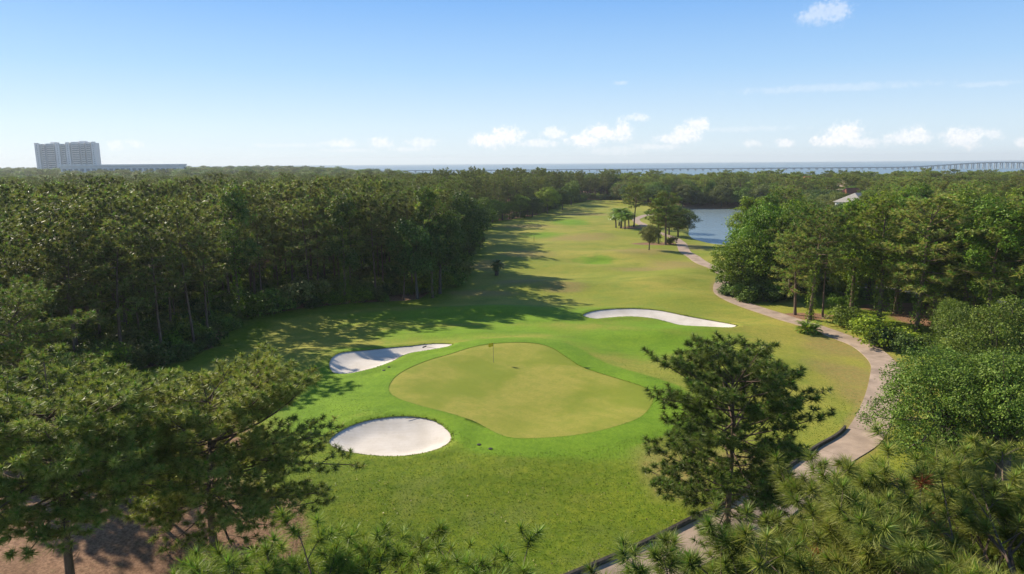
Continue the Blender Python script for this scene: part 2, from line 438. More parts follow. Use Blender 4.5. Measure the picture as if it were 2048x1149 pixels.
LUSH = [(-17, 66, 7, 16), (-12, 55, 9, 5), (-14, 80, 8, 5), (0, 100, 30, 9), (14, 84, 13, 8), (-4, 90, 18, 6), (2, 50, 9, 3.5), (22, 92, 10, 8), (20, 160, 6, 6), (10, 215, 9, 12), (22, 260, 9, 20), (12, 60, 7, 6)]
MOUND = [(-9, 47, 9, 5, .5), (22, 88, 9, 4, .9), (33, 91, 7, 4, .5), (-4, 104, 10, 3, .8), (6, 125, 11, 5, 1.1), (30, 168, 12, 7, 1.0), (18, 158, 8, 5, -.7), (12, 142, 9, 6, -.6), (27, 128, 8, 7, .7), (16, 44, 6, 4, .9),
         (28, 76, 7, 8, .5), (-22, 78, 7, 5, .7), (3, 190, 12, 8, .7), (25, 215, 9, 9, .6), (8, 250, 9, 12, .6), (-8, 88, 6, 3, .4), (36, 140, 5, 9, .6), (30, 113, 6, 4, .4)]


def shore_y(x):
    return np.where(x < -60, 690 + np.clip((-60 - x) * 2.6, 0, 1400), 690 - np.clip((x + 60) * .25, 0, 120))


def hgt(x, y, pieces=True):
    x = np.atleast_1d(np.asarray(x, float)); y = np.atleast_1d(np.asarray(y, float))
    h = np.zeros(x.shape)
    h += .28 * np.sin(x * .11 + 1.2) * np.sin(y * .083 + .5) + .16 * np.sin(x * .23 + y * .05) * np.sin(y * .19 + 2)
    h *= smooth(20, 60, y) * .9 + .1
    for (mx, my, rx, ry, am) in MOUND:
        h += am * np.exp(-((x - mx) / rx) ** 2 - ((y - my) / ry) ** 2)
    sg = sdist(x, y, GREEN, 12)
    h = h + .85 * smooth(-10, 1.0, sg) * (1 - .25 * smooth(0, 6, sg))
    h -= 2.3 * smooth(49, 32, y) * smooth(-30, -8, x)
    for P, dep, lip in ((B1, .45, .18), (B2, .40, .16), (B3, .42, .18)):
        s = sdist(x, y, P, 8)
        h = h + lip * np.exp(-((s + .7) / .9) ** 2) - dep * smooth(-.5, 2.4, s)
    sp = sdist(x, y, POND, 30)
    h = h * smooth(2, -14, sp) - .9 * smooth(-14, 0, sp) - 2.6 * smooth(-.5, 7, sp)
    s = shore_y(x) - y
    h = h - 3.6 * smooth(260, 20, s) - 4.6 * smooth(18, -40, s)
    return h


def Z(x, y): return float(hgt(x, y)[0])


def drape_px(px, py):
    z = 0.0
    for _ in range(4): z = .5 * z + .5 * Z(*ground_px(px, py, z))
    return ground_px(px, py, z)


PATH = spline([drape_px(a, b) for a, b in [(1100, 1215), (1262, 1149), (1400, 1085), (1510, 1030), (1600, 965), (1665, 915), (1727, 873), (1757, 815), (1770, 759), (1766, 726), (1728, 693),
              (1670, 670), (1597, 645), (1550, 630), (1495, 612), (1452, 593), (1443, 575), (1453, 557), (1440, 543), (1410, 529), (1388, 515), (1371, 505), (1366, 495),
              (1362, 487), (1350, 477), (1325, 468), (1300, 458), (1280, 447), (1272, 439), (1285, 433), (1312, 429)]], 8, False)


xl = np.concatenate([[-2600, -2200, -1800, -1500, -1250, -1000, -800, -640, -500, -400, -320, -260, -210], np.arange(-170, -48, 4.0), np.arange(-48, 66, .5), np.arange(66, 140, 2.5), [145, 155, 170, 190, 220, 260, 320, 400, 500, 640, 800, 1000, 1300, 1700, 2200, 2600]])
yl = np.concatenate([[-200, -120, -60, -20, 0, 10], np.arange(16, 112, .5), np.arange(112, 200, .9), np.arange(200, 420, 2.2), np.arange(420, 760, 12), np.arange(760, 2400, 60)])
GX, GY = np.meshgrid(xl, yl); gx = GX.ravel(); gy = GY.ravel()
holes = []                                      # the ground mesh is cut along the outlines of the green and the bunkers
for P in (GREEN, B1, B2, B3):
    s_ = sdist(gx, gy, P, 3); k = np.where(np.abs(s_) < .30)[0]
    qx, qy = gx[k], gy[k]; best = np.full(len(k), 1e9); nxp = qx.copy(); nyp = qy.copy()
    for i in range(len(P)):
        a = P[i]; ab = P[(i + 1) % len(P)] - a
        t_ = np.clip(((qx - a[0]) * ab[0] + (qy - a[1]) * ab[1]) / max(ab @ ab, 1e-9), 0, 1)
        cx_, cy_ = a[0] + t_ * ab[0], a[1] + t_ * ab[1]; d_ = (qx - cx_) ** 2 + (qy - cy_) ** 2
        m_ = d_ < best; best[m_] = d_[m_]; nxp[m_] = cx_[m_]; nyp[m_] = cy_[m_]
    gx[k] = nxp; gy[k] = nyp; s_[k] = 0
    holes.append((s_, P))
gz = hgt(gx, gy)
sgreen = sdist(gx, gy, GREEN, 12)
dpath = seg_dist(gx, gy, PATH[::2], False)
gz -= .06 * smooth(1.15, .6, dpath)
swood = sdist(gx, gy, WOOD, 25)


def blobs(L):
    v = np.zeros(gx.shape)
    for (bx, by, rx, ry) in L: v = np.maximum(v, np.exp(-((gx - bx) / rx) ** 2 - ((gy - by) / ry) ** 2))
    return v


lush = np.clip(np.maximum(blobs(LUSH) * .8, smooth(-4.5, -2.2, sgreen) * 1.0) + .15 * smooth(110, 60, gy), 0, 1.1)
straw = np.maximum(smooth(-1.5, 3, swood), np.minimum(blobs(STRAW) * 1.5, 1))
grove = smooth(54, 62, gx) * smooth(62, 74, gy) * smooth(150, 120, gy) * .42
straw = np.maximum(straw, grove)
far_wood = np.maximum(np.maximum(smooth(405, 425, gy), smooth(344, 352, gy) * smooth(66, 76, gx)), smooth(4, 12, gx - np.interp(gy, [60, 120, 150, 200, 230, 350, 400], [80, 66, 62, 82, 110, 130, 120])) * smooth(110, 125, gy))
straw = np.maximum(straw, far_wood)
straw = np.maximum(straw, smooth(-120, -160, gx))
straw *= smooth(.8, 2.0, dpath)
dry = np.clip(blobs(DRY) * 1.0, 0, 1) * smooth(-6, -9, sgreen * -1 - 3 + 0 * gx - 6 * (sgreen > -3)) if False else np.clip(blobs(DRY), 0, 1)
dry *= 1 - smooth(-4, -2, sgreen)
dry = np.maximum(dry, .75 * np.exp(-((dpath - 1.5) / .8) ** 2) * (gy < 130))
for P in (B1, B2, B3): dry = np.maximum(dry, .45 * smooth(-.6, -.1, sdist(gx, gy, P, 5)))
rough = np.maximum(smooth(54, 46, gy + (gx * .15)), smooth(-9, -1, swood) * .8) * (1 - smooth(-3.5, -2.2, sgreen))
rough = np.maximum(rough, smooth(44, 48, gx) * smooth(130, 110, gy))
nx, ny = len(xl), len(yl)
ii = (np.arange(ny - 1)[:, None] * nx + np.arange(nx - 1)[None]).ravel()
gq = np.stack([ii, ii + 1, ii + 1 + nx, ii + nx], -1)
snapped = np.zeros(len(gx), bool)
for s_, P in holes: snapped |= s_ == 0
alt = snapped[gq[:, 1]] & snapped[gq[:, 3]] & ~(snapped[gq[:, 0]] & snapped[gq[:, 2]])
q1, q2 = gq[~alt], gq[alt]
gt = np.concatenate([q1[:, [0, 1, 2]], q1[:, [0, 2, 3]], q2[:, [1, 2, 3]], q2[:, [1, 3, 0]]])
for s_, P in holes:
    c_ = (s_[gt] >= 0).all(1); k = np.where(c_)[0]
    inn = sdist(gx[gt[k]].mean(1), gy[gt[k]].mean(1), P, 3) > -.002
    keep = np.ones(len(gt), bool); keep[k[inn]] = False; gt = gt[keep]
ground = link(bpy.data.objects.new('ground', mesh_np('ground', np.stack([gx, gy, gz], -1), gt, [M_GROUND], smooth_=True,
              attrs=dict(lush=lush, straw=straw, dry=dry, rough=rough))))
tag(ground, 'rolling golf fairway and rough grass with brown straw under the trees', 'grass', kind='structure')


def grow(P, d):
    t = np.roll(P, -1, 0) - np.roll(P, 1, 0); t /= np.linalg.norm(t, axis=1)[:, None]
    n_ = np.column_stack([t[:, 1], -t[:, 0]])
    if not inside(np.array([P[0, 0] - n_[0, 0] * .05]), np.array([P[0, 1] - n_[0, 1] * .05]), P)[0]: n_ = -n_
    return P + n_ * d


def sheet(name, P, step, off, mat, label, cat, zf=None, g=0.0):
    """a surface with the outline P draped over the ground"""
    P = grow(P, g)
    L_ = np.linalg.norm(np.roll(P, -1, 0) - P, axis=1)
    P = np.concatenate([[P[i] + (P[(i + 1) % len(P)] - P[i]) * j / max(1, int(L_[i] / step) + 1) for j in range(int(L_[i] / step) + 1)] for i in range(len(P))])
    x0, y0 = P.min(0); x1, y1 = P.max(0)
    ax, ay = np.meshgrid(np.arange(x0, x1, step), np.arange(y0, y1, step)); ax = ax.ravel(); ay = ay.ravel()
    k = sdist(ax, ay, P, 3) > step * .5
    pts = [Vector(p) for p in P] + [Vector((a, b)) for a, b in zip(ax[k], ay[k])]
    P = np.concatenate([P]); n = len(P)
    r = delaunay_2d_cdt(pts, [(i, (i + 1) % n) for i in range(n)], [], 1, 1e-4)
    V = np.array([tuple(v) for v in r[0]]); T = np.array([f for f in r[2] if len(f) == 3])
    z = hgt(V[:, 0], V[:, 1]) + off if zf is None else np.full(len(V), zf)
    o = link(bpy.data.objects.new(name, mesh_np(name, np.column_stack([V, z]), T, [mat], smooth_=True)))
    return tag(o, label, cat, kind='structure')


sheet('putting_green', GREEN, .6, -.03, M_GREEN, 'close-mown olive putting green with the yellow flag', 'putting green', g=.35)
sheet('bunker', B1, .45, -.07, M_SAND, 'oval white sand bunker on the bank in front of the green', 'bunker', g=.35)
sheet('bunker', B2, .45, -.07, M_SAND, 'kidney-shaped sand bunker partly in the shade of the wood', 'bunker', g=.35)
sheet('bunker', B3, .45, -.07, M_SAND, 'long curved white sand bunker on the mound near the cart path', 'bunker', g=.35)
sheet('pond', POND, 12, 0, M_POND, 'rippled blue pond beside the fairway', 'pond', zf=-1.5)
sea = MB()
xs = np.linspace(-9300, 9300, 40)
sea.put([(-9300, 350, -5), (9300, 350, -5), (9300, 9300, -5), (-9300, 9300, -5)], Q=[(0, 1, 2, 3)])
tag(sea.obj('sea', M_SEA), 'grey-blue bay reaching to the horizon behind the bridge', 'sea', kind='structure')

# ---- cart path of concrete slabs, timber edging
path = empty('cart_path', (0, 0, 0)); tag(path, 'winding pale concrete cart path', 'path', kind='structure')
seg = np.concatenate([[0], np.cumsum(np.linalg.norm(np.diff(PATH, axis=0), axis=1))])
def on_path(s):
    p = np.array([np.interp(s, seg, PATH[:, 0]), np.interp(s, seg, PATH[:, 1])])
    q = np.array([np.interp(s + .4, seg, PATH[:, 0]), np.interp(s + .4, seg, PATH[:, 1])]); r_ = np.array([np.interp(s - .4, seg, PATH[:, 0]), np.interp(s - .4, seg, PATH[:, 1])])
    t = q - r_; t /= np.linalg.norm(t)
    return p, t
PW = 1.42
s0 = 0.0; SL = 3.1
prnd = random.Random(3)
while s0 < seg[-1] - 1:
    s1 = min(s0 + SL, seg[-1]); rows = 4; V = []
    ca = prnd.uniform(.9, 1.1); dz = prnd.uniform(-.006, .006)
    for i in range(rows + 1):
        s_ = s0 + .012 + (s1 - s0 - .024) * i / rows
        p, t = on_path(s_); nrm = np.array([t[1], -t[0]])
        for k in (-1, -.33, .33, 1):
            q = p + nrm * k * PW; V.append((q[0], q[1], Z(*q) + .05 + dz))
    V = np.array(V); m_ = len(V); Vb = V.copy(); Vb[:, 2] -= .16
    Q = [(i * 4 + j, i * 4 + j + 1, i * 4 + j + 5, i * 4 + j + 4) for i in range(rows) for j in range(3)]
    per = [0, 1, 2, 3] + [4 * i + 3 for i in range(1, rows + 1)] + [4 * rows + 2, 4 * rows + 1, 4 * rows] + [4 * i for i in range(rows - 1, 0, -1)]
    for a, b in zip(per, per[1:] + per[:1]): Q.append((a, a + m_, b + m_, b))
    mb = MB(); mb.put(np.vstack([V, Vb]), Q=Q); mb.obj('slab', M_CONC, path)
    s0 = s1
edg = empty('timber_edging', (0, 0, 0)); tag(edg, 'dark low timber edging along the inner side of the cart path', 'edging')
sB = seg[np.argmin(np.linalg.norm(PATH - np.array(drape_px(1727, 873)), axis=1))]
s0 = 1.0
while s0 < sB - .3:
    V = []
    for i in range(4):
        p, t = on_path(s0 + .01 + 2.3 * i / 3); nrm = np.array([t[1], -t[0]])
        base = None
        for k, w in ((-PW - .10, 0), (-PW - .26, 1)):
            q = p + nrm * k; z = Z(*q); V += [(q[0], q[1], z - .1), (q[0], q[1], z + .27 + .03 * w)]
    V = np.array(V); Q = []
    for i in range(3):
        b = i * 4; n4 = b + 4
        Q += [(b, b + 1, n4 + 1, n4), (b + 1, b + 3, n4 + 3, n4 + 1), (b + 3, b + 2, n4 + 2, n4 + 3)]
    Q += [(0, 2, 3, 1), (12, 13, 15, 14)]
    mb = MB(); mb.put(V, Q=Q); mb.obj('board', M_TIMBER, edg); s0 += 2.34

# ---- street behind the grove
ST = spline([(58, 132), (68, 116), (76, 106), (84, 97), (98, 86), (130, 74), (190, 60)], 6, False)
mb = MB(); V = []
for i, p in enumerate(ST):
    t = ST[min(i + 1, len(ST) - 1)] - ST[max(i - 1, 0)]; t /= np.linalg.norm(t); nrm = np.array([t[1], -t[0]])
    for k in (-3, -1, 1, 3): q = p + nrm * k; V.append((q[0], q[1], Z(*q) + .06))
mb.put(V, Q=[(i * 4 + j, i * 4 + j + 1, i * 4 + j + 5, i * 4 + j + 4) for i in range(len(ST) - 1) for j in range(3)])
tag(mb.obj('street', M_ASPH), 'grey asphalt street behind the grove', 'street', kind='structure')

# ------------------------------------------------------------------ plants
def unit(v): return v / (np.linalg.norm(v, axis=-1, keepdims=True) + 1e-9)


def add_tufts(mb, P, D, n, ln, w, R, mi=0, young=.22, dead=0.0, base=(.145, .185, .034), tipc=(.315, .335, .095)):
    """needle tufts: n thin triangles fanned round each shoot P with direction D"""
    P = np.asarray(P, float); D = unit(np.asarray(D, float)); T = len(P)
    if not T: return
    a = unit(np.cross(D, R.normal(size=D.shape))); b = np.cross(D, a)
    ct = R.uniform(.02, .97, (T, n)) ** .9; st = np.sqrt(1 - ct * ct); ph = R.uniform(0, 2 * math.pi, (T, n))
    d = D[:, None] * ct[..., None] + (a[:, None] * np.cos(ph)[..., None] + b[:, None] * np.sin(ph)[..., None]) * st[..., None]
    yo = ct > (1 - young)
    l = ln * R.uniform(.75, 1.15, (T, n)) * np.where(yo, .75, 1.0)
    base_p = P[:, None] - D[:, None] * (ln * .75 * (1 - ct) * R.uniform(.3, 1, (T, n)))[..., None]
    d = unit(d + np.array([0, 0, -.22]) * st[..., None])
    tip = base_p + d * l[..., None] + np.array([0, 0, -.12]) * (l * st)[..., None]
    sd_ = unit(np.cross(d, R.normal(size=d.shape))) * (w * .5)
    V = np.stack([base_p - sd_, base_p + sd_, tip], 2).reshape(-1, 3)
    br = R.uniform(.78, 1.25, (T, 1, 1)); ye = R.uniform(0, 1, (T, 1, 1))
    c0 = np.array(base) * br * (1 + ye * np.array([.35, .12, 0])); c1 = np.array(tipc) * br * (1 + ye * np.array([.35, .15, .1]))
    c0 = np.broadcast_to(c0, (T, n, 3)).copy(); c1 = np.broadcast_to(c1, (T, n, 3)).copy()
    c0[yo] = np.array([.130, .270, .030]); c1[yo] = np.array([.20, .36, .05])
    if dead:
        k = R.uniform(size=T) < dead; c0[k] = (.30, .11, .035); c1[k] = (.36, .15, .05)
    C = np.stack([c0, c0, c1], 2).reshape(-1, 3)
    mb.put(V, T=np.arange(T * n * 3).reshape(-1, 3), c=C, mi=mi)


def pine(R, H, r0, cb, RR, nb, ln=.30, nn=24, w=.03, dens=1.0, wide=.35, rnd=.5, up=(0, 50), lean=.3, sub=True, stubs=4, dead=0.0, tdens=1.0, twigs=True, skew=(0, 0), pal=None):
    """returns trunk MB, list of limb MBs, crown MB (needles slot 0, twigs slot 1)"""
    tr = MB(); limbs = []; cr = MB()
    nz = 11; t = np.linspace(0, 1, nz)
    lx, ly = R.normal(size=2) * lean; ph = R.uniform(0, 6.28, 2)
    tx = lx * t ** 1.5 + .12 * np.sin(t * 7 + ph[0]) * t; ty = ly * t ** 1.5 + .12 * np.sin(t * 6 + ph[1]) * t
    tz = -.35 + (H * .985 + .35) * t
    rad = r0 * (1 - t) ** .75 * .92 + r0 * .07; rad[0] *= 1.35
    tr.tube(np.stack([tx, ty, tz], -1), rad, 9)
    tp = []; td = []; tw0 = []; tw1 = []; twr = []
    at = lambda z: np.array([np.interp(z, tz, tx), np.interp(z, tz, ty), z])
    for k in range(nb):
        u = (k + R.uniform(.1, .9)) / nb; z = H * (cb + (.985 - cb) * u ** .92)
        L = RR * max(.03, 1 - ((u - wide) / (1.03 - wide if u > wide else wide * 1.35 + .12)) ** 2) ** rnd * R.uniform(.72, 1.12)
        azb = k * 2.4 + R.uniform(-.5, .5)
        L *= 1 + skew[0] * math.cos(azb) + skew[1] * math.sin(azb)
        L = max(L, .5)
        e0 = math.radians(up[0] + (up[1] - up[0]) * u + R.normal() * 9); e1 = e0 + math.radians(R.uniform(5, 30))
        ns = 6; pts = [at(z)]; az_ = azb
        for i in range(ns):
            e = e0 + (e1 - e0) * i / ns; az_ += R.normal() * .10
            pts.append(pts[-1] + np.array([math.cos(az_) * math.cos(e), math.sin(az_) * math.cos(e), math.sin(e)]) * L / ns)
        pts = np.array(pts); rb = (.014 + .0105 * L) * (r0 / .25) ** .4
        lb = MB(); lb.tube(pts, np.linspace(rb, rb * .25, ns + 1), 5); limbs.append(lb)
        n2 = max(3, int(L / .62 * dens))
        for j in range(n2):
            s = .20 + .80 * (j + R.uniform(.2, .8)) / n2; f = s * ns; i = min(int(f), ns - 1)
            p = pts[i] + (pts[i + 1] - pts[i]) * (f - i); dr = unit(pts[i + 1] - pts[i])
            sg = 1 if (j % 2) else -1
            side = unit(np.cross(dr, [0, 0, 1.0])) * sg
            dd = unit(dr * R.uniform(.5, 1.0) + side * R.uniform(.5, 1.1) + np.array([0, 0, R.uniform(-.05, .45)]))
            l2 = (.42 * L * (1.08 - s) + .45) * R.uniform(.7, 1.25)
            e_ = p + dd * l2 + np.array([0, 0, .15 * l2])
            tw0.append(p); tw1.append(e_); twr.append(.010 + .007 * l2)
            tp.append(e_); td.append(dd + np.array([0, 0, .9]))
            n3 = int(l2 / .30 * tdens + R.uniform(0, 1))
            for q in range(n3):
                s3 = .18 + .80 * (q + R.uniform(0, 1)) / n3; p3 = p + (e_ - p) * s3
                sd3 = unit(np.cross(dd, [0, 0, 1.0])) * (1 if q % 2 else -1)
                d3 = unit(dd * .7 + sd3 * R.uniform(.2, 1.0) + R.normal(size=3) * .3 + np.array([0, 0, R.uniform(.1, .8)])); e3 = p3 + d3 * R.uniform(.2, .55)
                tw0.append(p3); tw1.append(e3); twr.append(.008); tp.append(e3); td.append(d3 + np.array([0, 0, .55]))
        tp.append(pts[-1]); td.append(unit(pts[-1] - pts[-2]) + np.array([0, 0, .6]))
    tp.append(at(H * .985)); td.append(np.array([0, 0, 1.0]))
    for k in range(stubs):                                     # dead snags below the crown
        z = H * R.uniform(cb * .5, cb * 1.05); a_ = R.uniform(0, 6.28); L = R.uniform(.5, 1.6)
        p = at(z); q = p + np.array([math.cos(a_), math.sin(a_), R.uniform(-.1, .35)]) * L
        lb = MB(); lb.tube([p, (p + q) / 2 + R.normal(size=3) * .06, q], [.035, .025, .01], 4); limbs.append(lb)
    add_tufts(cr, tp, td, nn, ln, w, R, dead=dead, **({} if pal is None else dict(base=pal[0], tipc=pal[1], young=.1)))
    if twigs: cr.prisms(tw0, tw1, np.array(twr) * 1.1, np.array(twr) * .55, mi=1)
    zs = H / max(v[:, 2].max() for v in cr.V)
    for m_ in [tr, cr] + limbs:
        for v in m_.V: v[:, 2] *= zs
    return tr, limbs, cr


def leaves(mb, P, out, size, R, c0, c1, mi=0, flat=.5, tint=1.0):
    """leaf faces: one folded rhombus each, facing loosely outwards and up"""
    n = len(P)
    nrm = unit(unit(out) * .8 + R.normal(size=(n, 3)) * .75 + np.array([0, 0, flat]))
    a = unit(np.cross(nrm, R.normal(size=(n, 3)))); b = np.cross(nrm, a)
    s = size * R.uniform(.65, 1.3, (n, 1))
    V = np.stack([P - a * s * .5, P + b * s * .32 + nrm * s * .08, P + a * s * .5, P - b * s * .32 + nrm * s * .08], 1).reshape(-1, 3)
    f = R.uniform(0, 1, (n, 1)) ** 1.3
    C = np.array(c0) * (1 - f) + np.array(c1) * f; C = np.repeat(C * R.uniform(.85, 1.15, (n, 1)) * tint, 4, 0)
    i = np.arange(n)[:, None] * 4
    T = np.concatenate([i + [0, 1, 2], i + [0, 2, 3]], 1).reshape(-1, 3)
    mb.put(V, T=T, c=C, mi=mi)


def lobe_leaves(mb, ctr, rad, ncl, per, size, R, c0, c1, spread=.16, lower=-.35, sq=(1, 1, 1)):
    """leaf clumps over the surface of one lobe of a crown"""
    d = unit(R.normal(size=(ncl * 3, 3))); d = d[d[:, 2] > lower][:ncl]
    rr = R.uniform(.62, 1.05, (len(d), 1)) ** .7
    cl = ctr + d * rr * rad * np.array(sq)
    off = R.normal(size=(len(d), per, 3)) * rad * spread * np.array([1, 1, .7])
    P = (cl[:, None] + off).reshape(-1, 3); out = np.repeat(d, per, 0) + off.reshape(-1, 3) / rad
    leaves(mb, P, out, size, R, c0, c1, tint=np.repeat(R.uniform(.7, 1.3, (len(d), 1)), per, 0))


def broadleaf(R, H, RR, zlow, nl, ncl, per, size, c0, c1, r0=.2, lobe=.42, fork=.35, spread=.16, sq=(1, 1, .85), multi=1):
    tr = MB(); cr = MB()
    zc = (zlow + H) / 2; rz = (H - zlow) / 2
    P = []
    i = np.arange(nl) + .5; phi = i * 2.399 + R.uniform(0, 6); zz = 1 - 2 * i / nl
    for k in range(nl):
        s = math.sqrt(1 - zz[k] ** 2); f = R.uniform(.48, .92)
        P.append(np.array([math.cos(phi[k]) * s * RR * f, math.sin(phi[k]) * s * RR * f, zc + zz[k] * rz * R.uniform(.55, .75)]))
    fz = H * fork
    for q in range(multi):
        o = R.normal(size=2) * (.35 if multi > 1 else 0); e = R.normal(size=2) * (RR * .25 if multi > 1 else .15)
        tr.tube([(o[0], o[1], -.3), (o[0] * 1.1 + e[0] * .2, o[1] * 1.1 + e[1] * .2, fz * .5), (o[0] + e[0] * .6, o[1] + e[1] * .6, fz), (o[0] + e[0], o[1] + e[1], zc + rz * .3)],
                np.array([1.3, 1.0, .8, .25]) * r0 / math.sqrt(multi), 8)
    for p in P:
        rl = lobe * min(RR, rz * 1.6) * R.uniform(.75, 1.25)
        st = np.array([0, 0, fz * R.uniform(.75, 1.25)]); mid = st * .5 + p * .5 + np.array([0, 0, -.12 * RR * R.uniform(0, 1)])
        tr.tube([st, mid, p, p + (p - mid) * .4], [r0 * .42, r0 * .28, r0 * .12, .01], 5)
        cc = R.uniform(.82, 1.18)
        lobe_leaves(cr, p, rl, int(ncl * (rl / (lobe * RR)) ** 1.5), per, size, R, np.array(c0) * cc, np.array(c1) * cc, spread, sq=sq)
    return tr, cr


OAKC = ((.075, .140, .018), (.200, .270, .045)); BRIGHT = ((.150, .250, .020), (.270, .350, .035)); VINE = ((.110, .200, .016), (.240, .310, .030)); OLIVE = ((.130, .150, .036), (.220, .230, .066)); DARKL = ((.055, .100, .022), (.115, .165, .036))


def ivy_mesh(R, z0, z1, r, n, size, cols=VINE):
    mb = MB(); z = R.uniform(z0, z1, n); a = R.uniform(0, 6.28, n)
    bulge = 1 + .8 * np.abs(np.sin(z * 1.3 + R.uniform(0, 6))) + .6 * R.uniform(size=n)
    rr = r * bulge * R.uniform(.6, 1.05, n)
    P = np.stack([rr * np.cos(a), rr * np.sin(a), z], -1); out = np.stack([np.cos(a), np.sin(a), 0 * a + .2], -1)
    leaves(mb, P, out, size, R, *cols, flat=.2)
    return mb


LIB = {}
HTS = {}


def lib(kind, k, H, RR, parts):
    """parts: list of (name, mesh)"""
    LIB.setdefault(kind, []).append(parts); HTS[kind] = (H, RR)


R = np.random.default_rng(21)
def merge(tr, limbs):
    for l in limbs:
        for i, V in enumerate(l.V): pass
        tr.put(np.concatenate(l.V), T=np.concatenate(l.T) if l.T else None, Q=np.concatenate(l.Q) if l.Q else None)
    return tr

for k in range(7):                                              # tall wood pines
    tr, li, cr = pine(R, 18, .2, R.uniform(.36, .56), R.uniform(3.2, 4.2), 30, .60, 22, .12, .66, wide=R.uniform(.55, .72), rnd=.4, up=(-14, 34), lean=.6, stubs=9, tdens=.46, twigs=False, pal=((.095, .130, .030), (.225, .245, .078)))
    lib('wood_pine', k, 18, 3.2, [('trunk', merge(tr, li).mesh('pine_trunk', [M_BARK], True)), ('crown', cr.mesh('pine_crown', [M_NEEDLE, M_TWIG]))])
for k in range(4):                                              # broad-crowned pines of the grove
    tr, li, cr = pine(R, 16, .24, [.34, .42, .5, .3][k], [4.3, 4.0, 4.6, 3.6][k], 38, .52, 22, .095, .75, wide=.48, up=(-14, 40), lean=.6, stubs=5, tdens=.62, twigs=True)
    lib('grove_pine', k, 16, 4.2, [('trunk', merge(tr, li).mesh('pine_trunk', [M_BARK], True)), ('crown', cr.mesh('pine_crown', [M_NEEDLE, M_TWIG]))])
for k in range(4):                                              # leafy trees of several greens
    tr, cr = broadleaf(R, 11, 4.4, 2.2, 17, 60, 15, .30, *[OAKC, BRIGHT, OLIVE, VINE][k], r0=.24)
    lib(['oak', 'bright_tree', 'olive_tree', 'vine_tree0'][k], 0, 11, 4.4, [('trunk', tr.mesh('tree_trunk', [M_BARK2], True)), ('crown', cr.mesh('tree_crown', [M_LEAF]))])
for k in range(2):
    tr, cr = broadleaf(R, 11, 4.6, 2.0, 15, 60, 15, .30, *[OAKC, DARKL][k], r0=.24, lobe=.46)
    lib('oak', 1 + k, 11, 4.4, [('trunk', tr.mesh('tree_trunk', [M_BARK2], True)), ('crown', cr.mesh('tree_crown', [M_LEAF]))])
for k in range(4):                                              # pines smothered in vines
    tr, li, cr = pine(R, 16, .26, .45, 3.6, 24, .54, 20, .105, .65, wide=.45, up=(-8, 42), tdens=.5, twigs=False)
    vb = MB()
    nlob = 16
    for q in range(nlob):
        z = 16 * R.uniform(.32, .97); a_ = R.uniform(0, 6.28); rr_ = R.uniform(.8, 2.9) * (1 if z < 13 else .6)
        lobe_leaves(vb, np.array([math.cos(a_) * rr_, math.sin(a_) * rr_, z]), R.uniform(.8, 1.5), 40, 13, .27, R, *((VINE if R.uniform() < .75 else BRIGHT) if k < 3 else DARKL), spread=.2, lower=-.6, sq=(1, 1, 1.25))
    lib('vine_pine', k, 16, 3.8, [('trunk', merge(tr, li).mesh('pine_trunk', [M_BARK], True)), ('crown', cr.mesh('pine_crown', [M_NEEDLE, M_TWIG])),
                                  ('vine', vb.mesh('vine', [M_LEAF])), ('ivy', ivy_mesh(R, 0, 11, .42, 1500, .22).mesh('ivy', [M_LEAF]))])
for k in range(5):                                              # shrubs
    cr = MB(); cols = [OAKC, DARKL, VINE, OLIVE, BRIGHT][k]
    for q in range(9):
        lobe_leaves(cr, np.array([R.normal() * .55, R.normal() * .55, R.uniform(.4, 1.3)]), R.uniform(.45, .75), 26, 13, .17, R, *cols, spread=.22, lower=-.7)
    tr = MB()
    for q in range(5): tr.tube([(R.normal() * .1, R.normal() * .1, -.1), (R.normal() * .3, R.normal() * .3, .6), (R.normal() * .6, R.normal() * .6, 1.3)], [.04, .03, .01], 4)
    lib('shrub', k, 2.0, 1.2, [('stem', tr.mesh('stem', [M_BARK2])), ('foliage', cr.mesh('foliage', [M_LEAF]))])
IVY = [ivy_mesh(R, 0, z1, .34, n, .22, c).mesh('ivy', [M_LEAF]) for z1, n, c in ((9, 1100, VINE), (13, 1500, VINE), (7, 900, OAKC))]


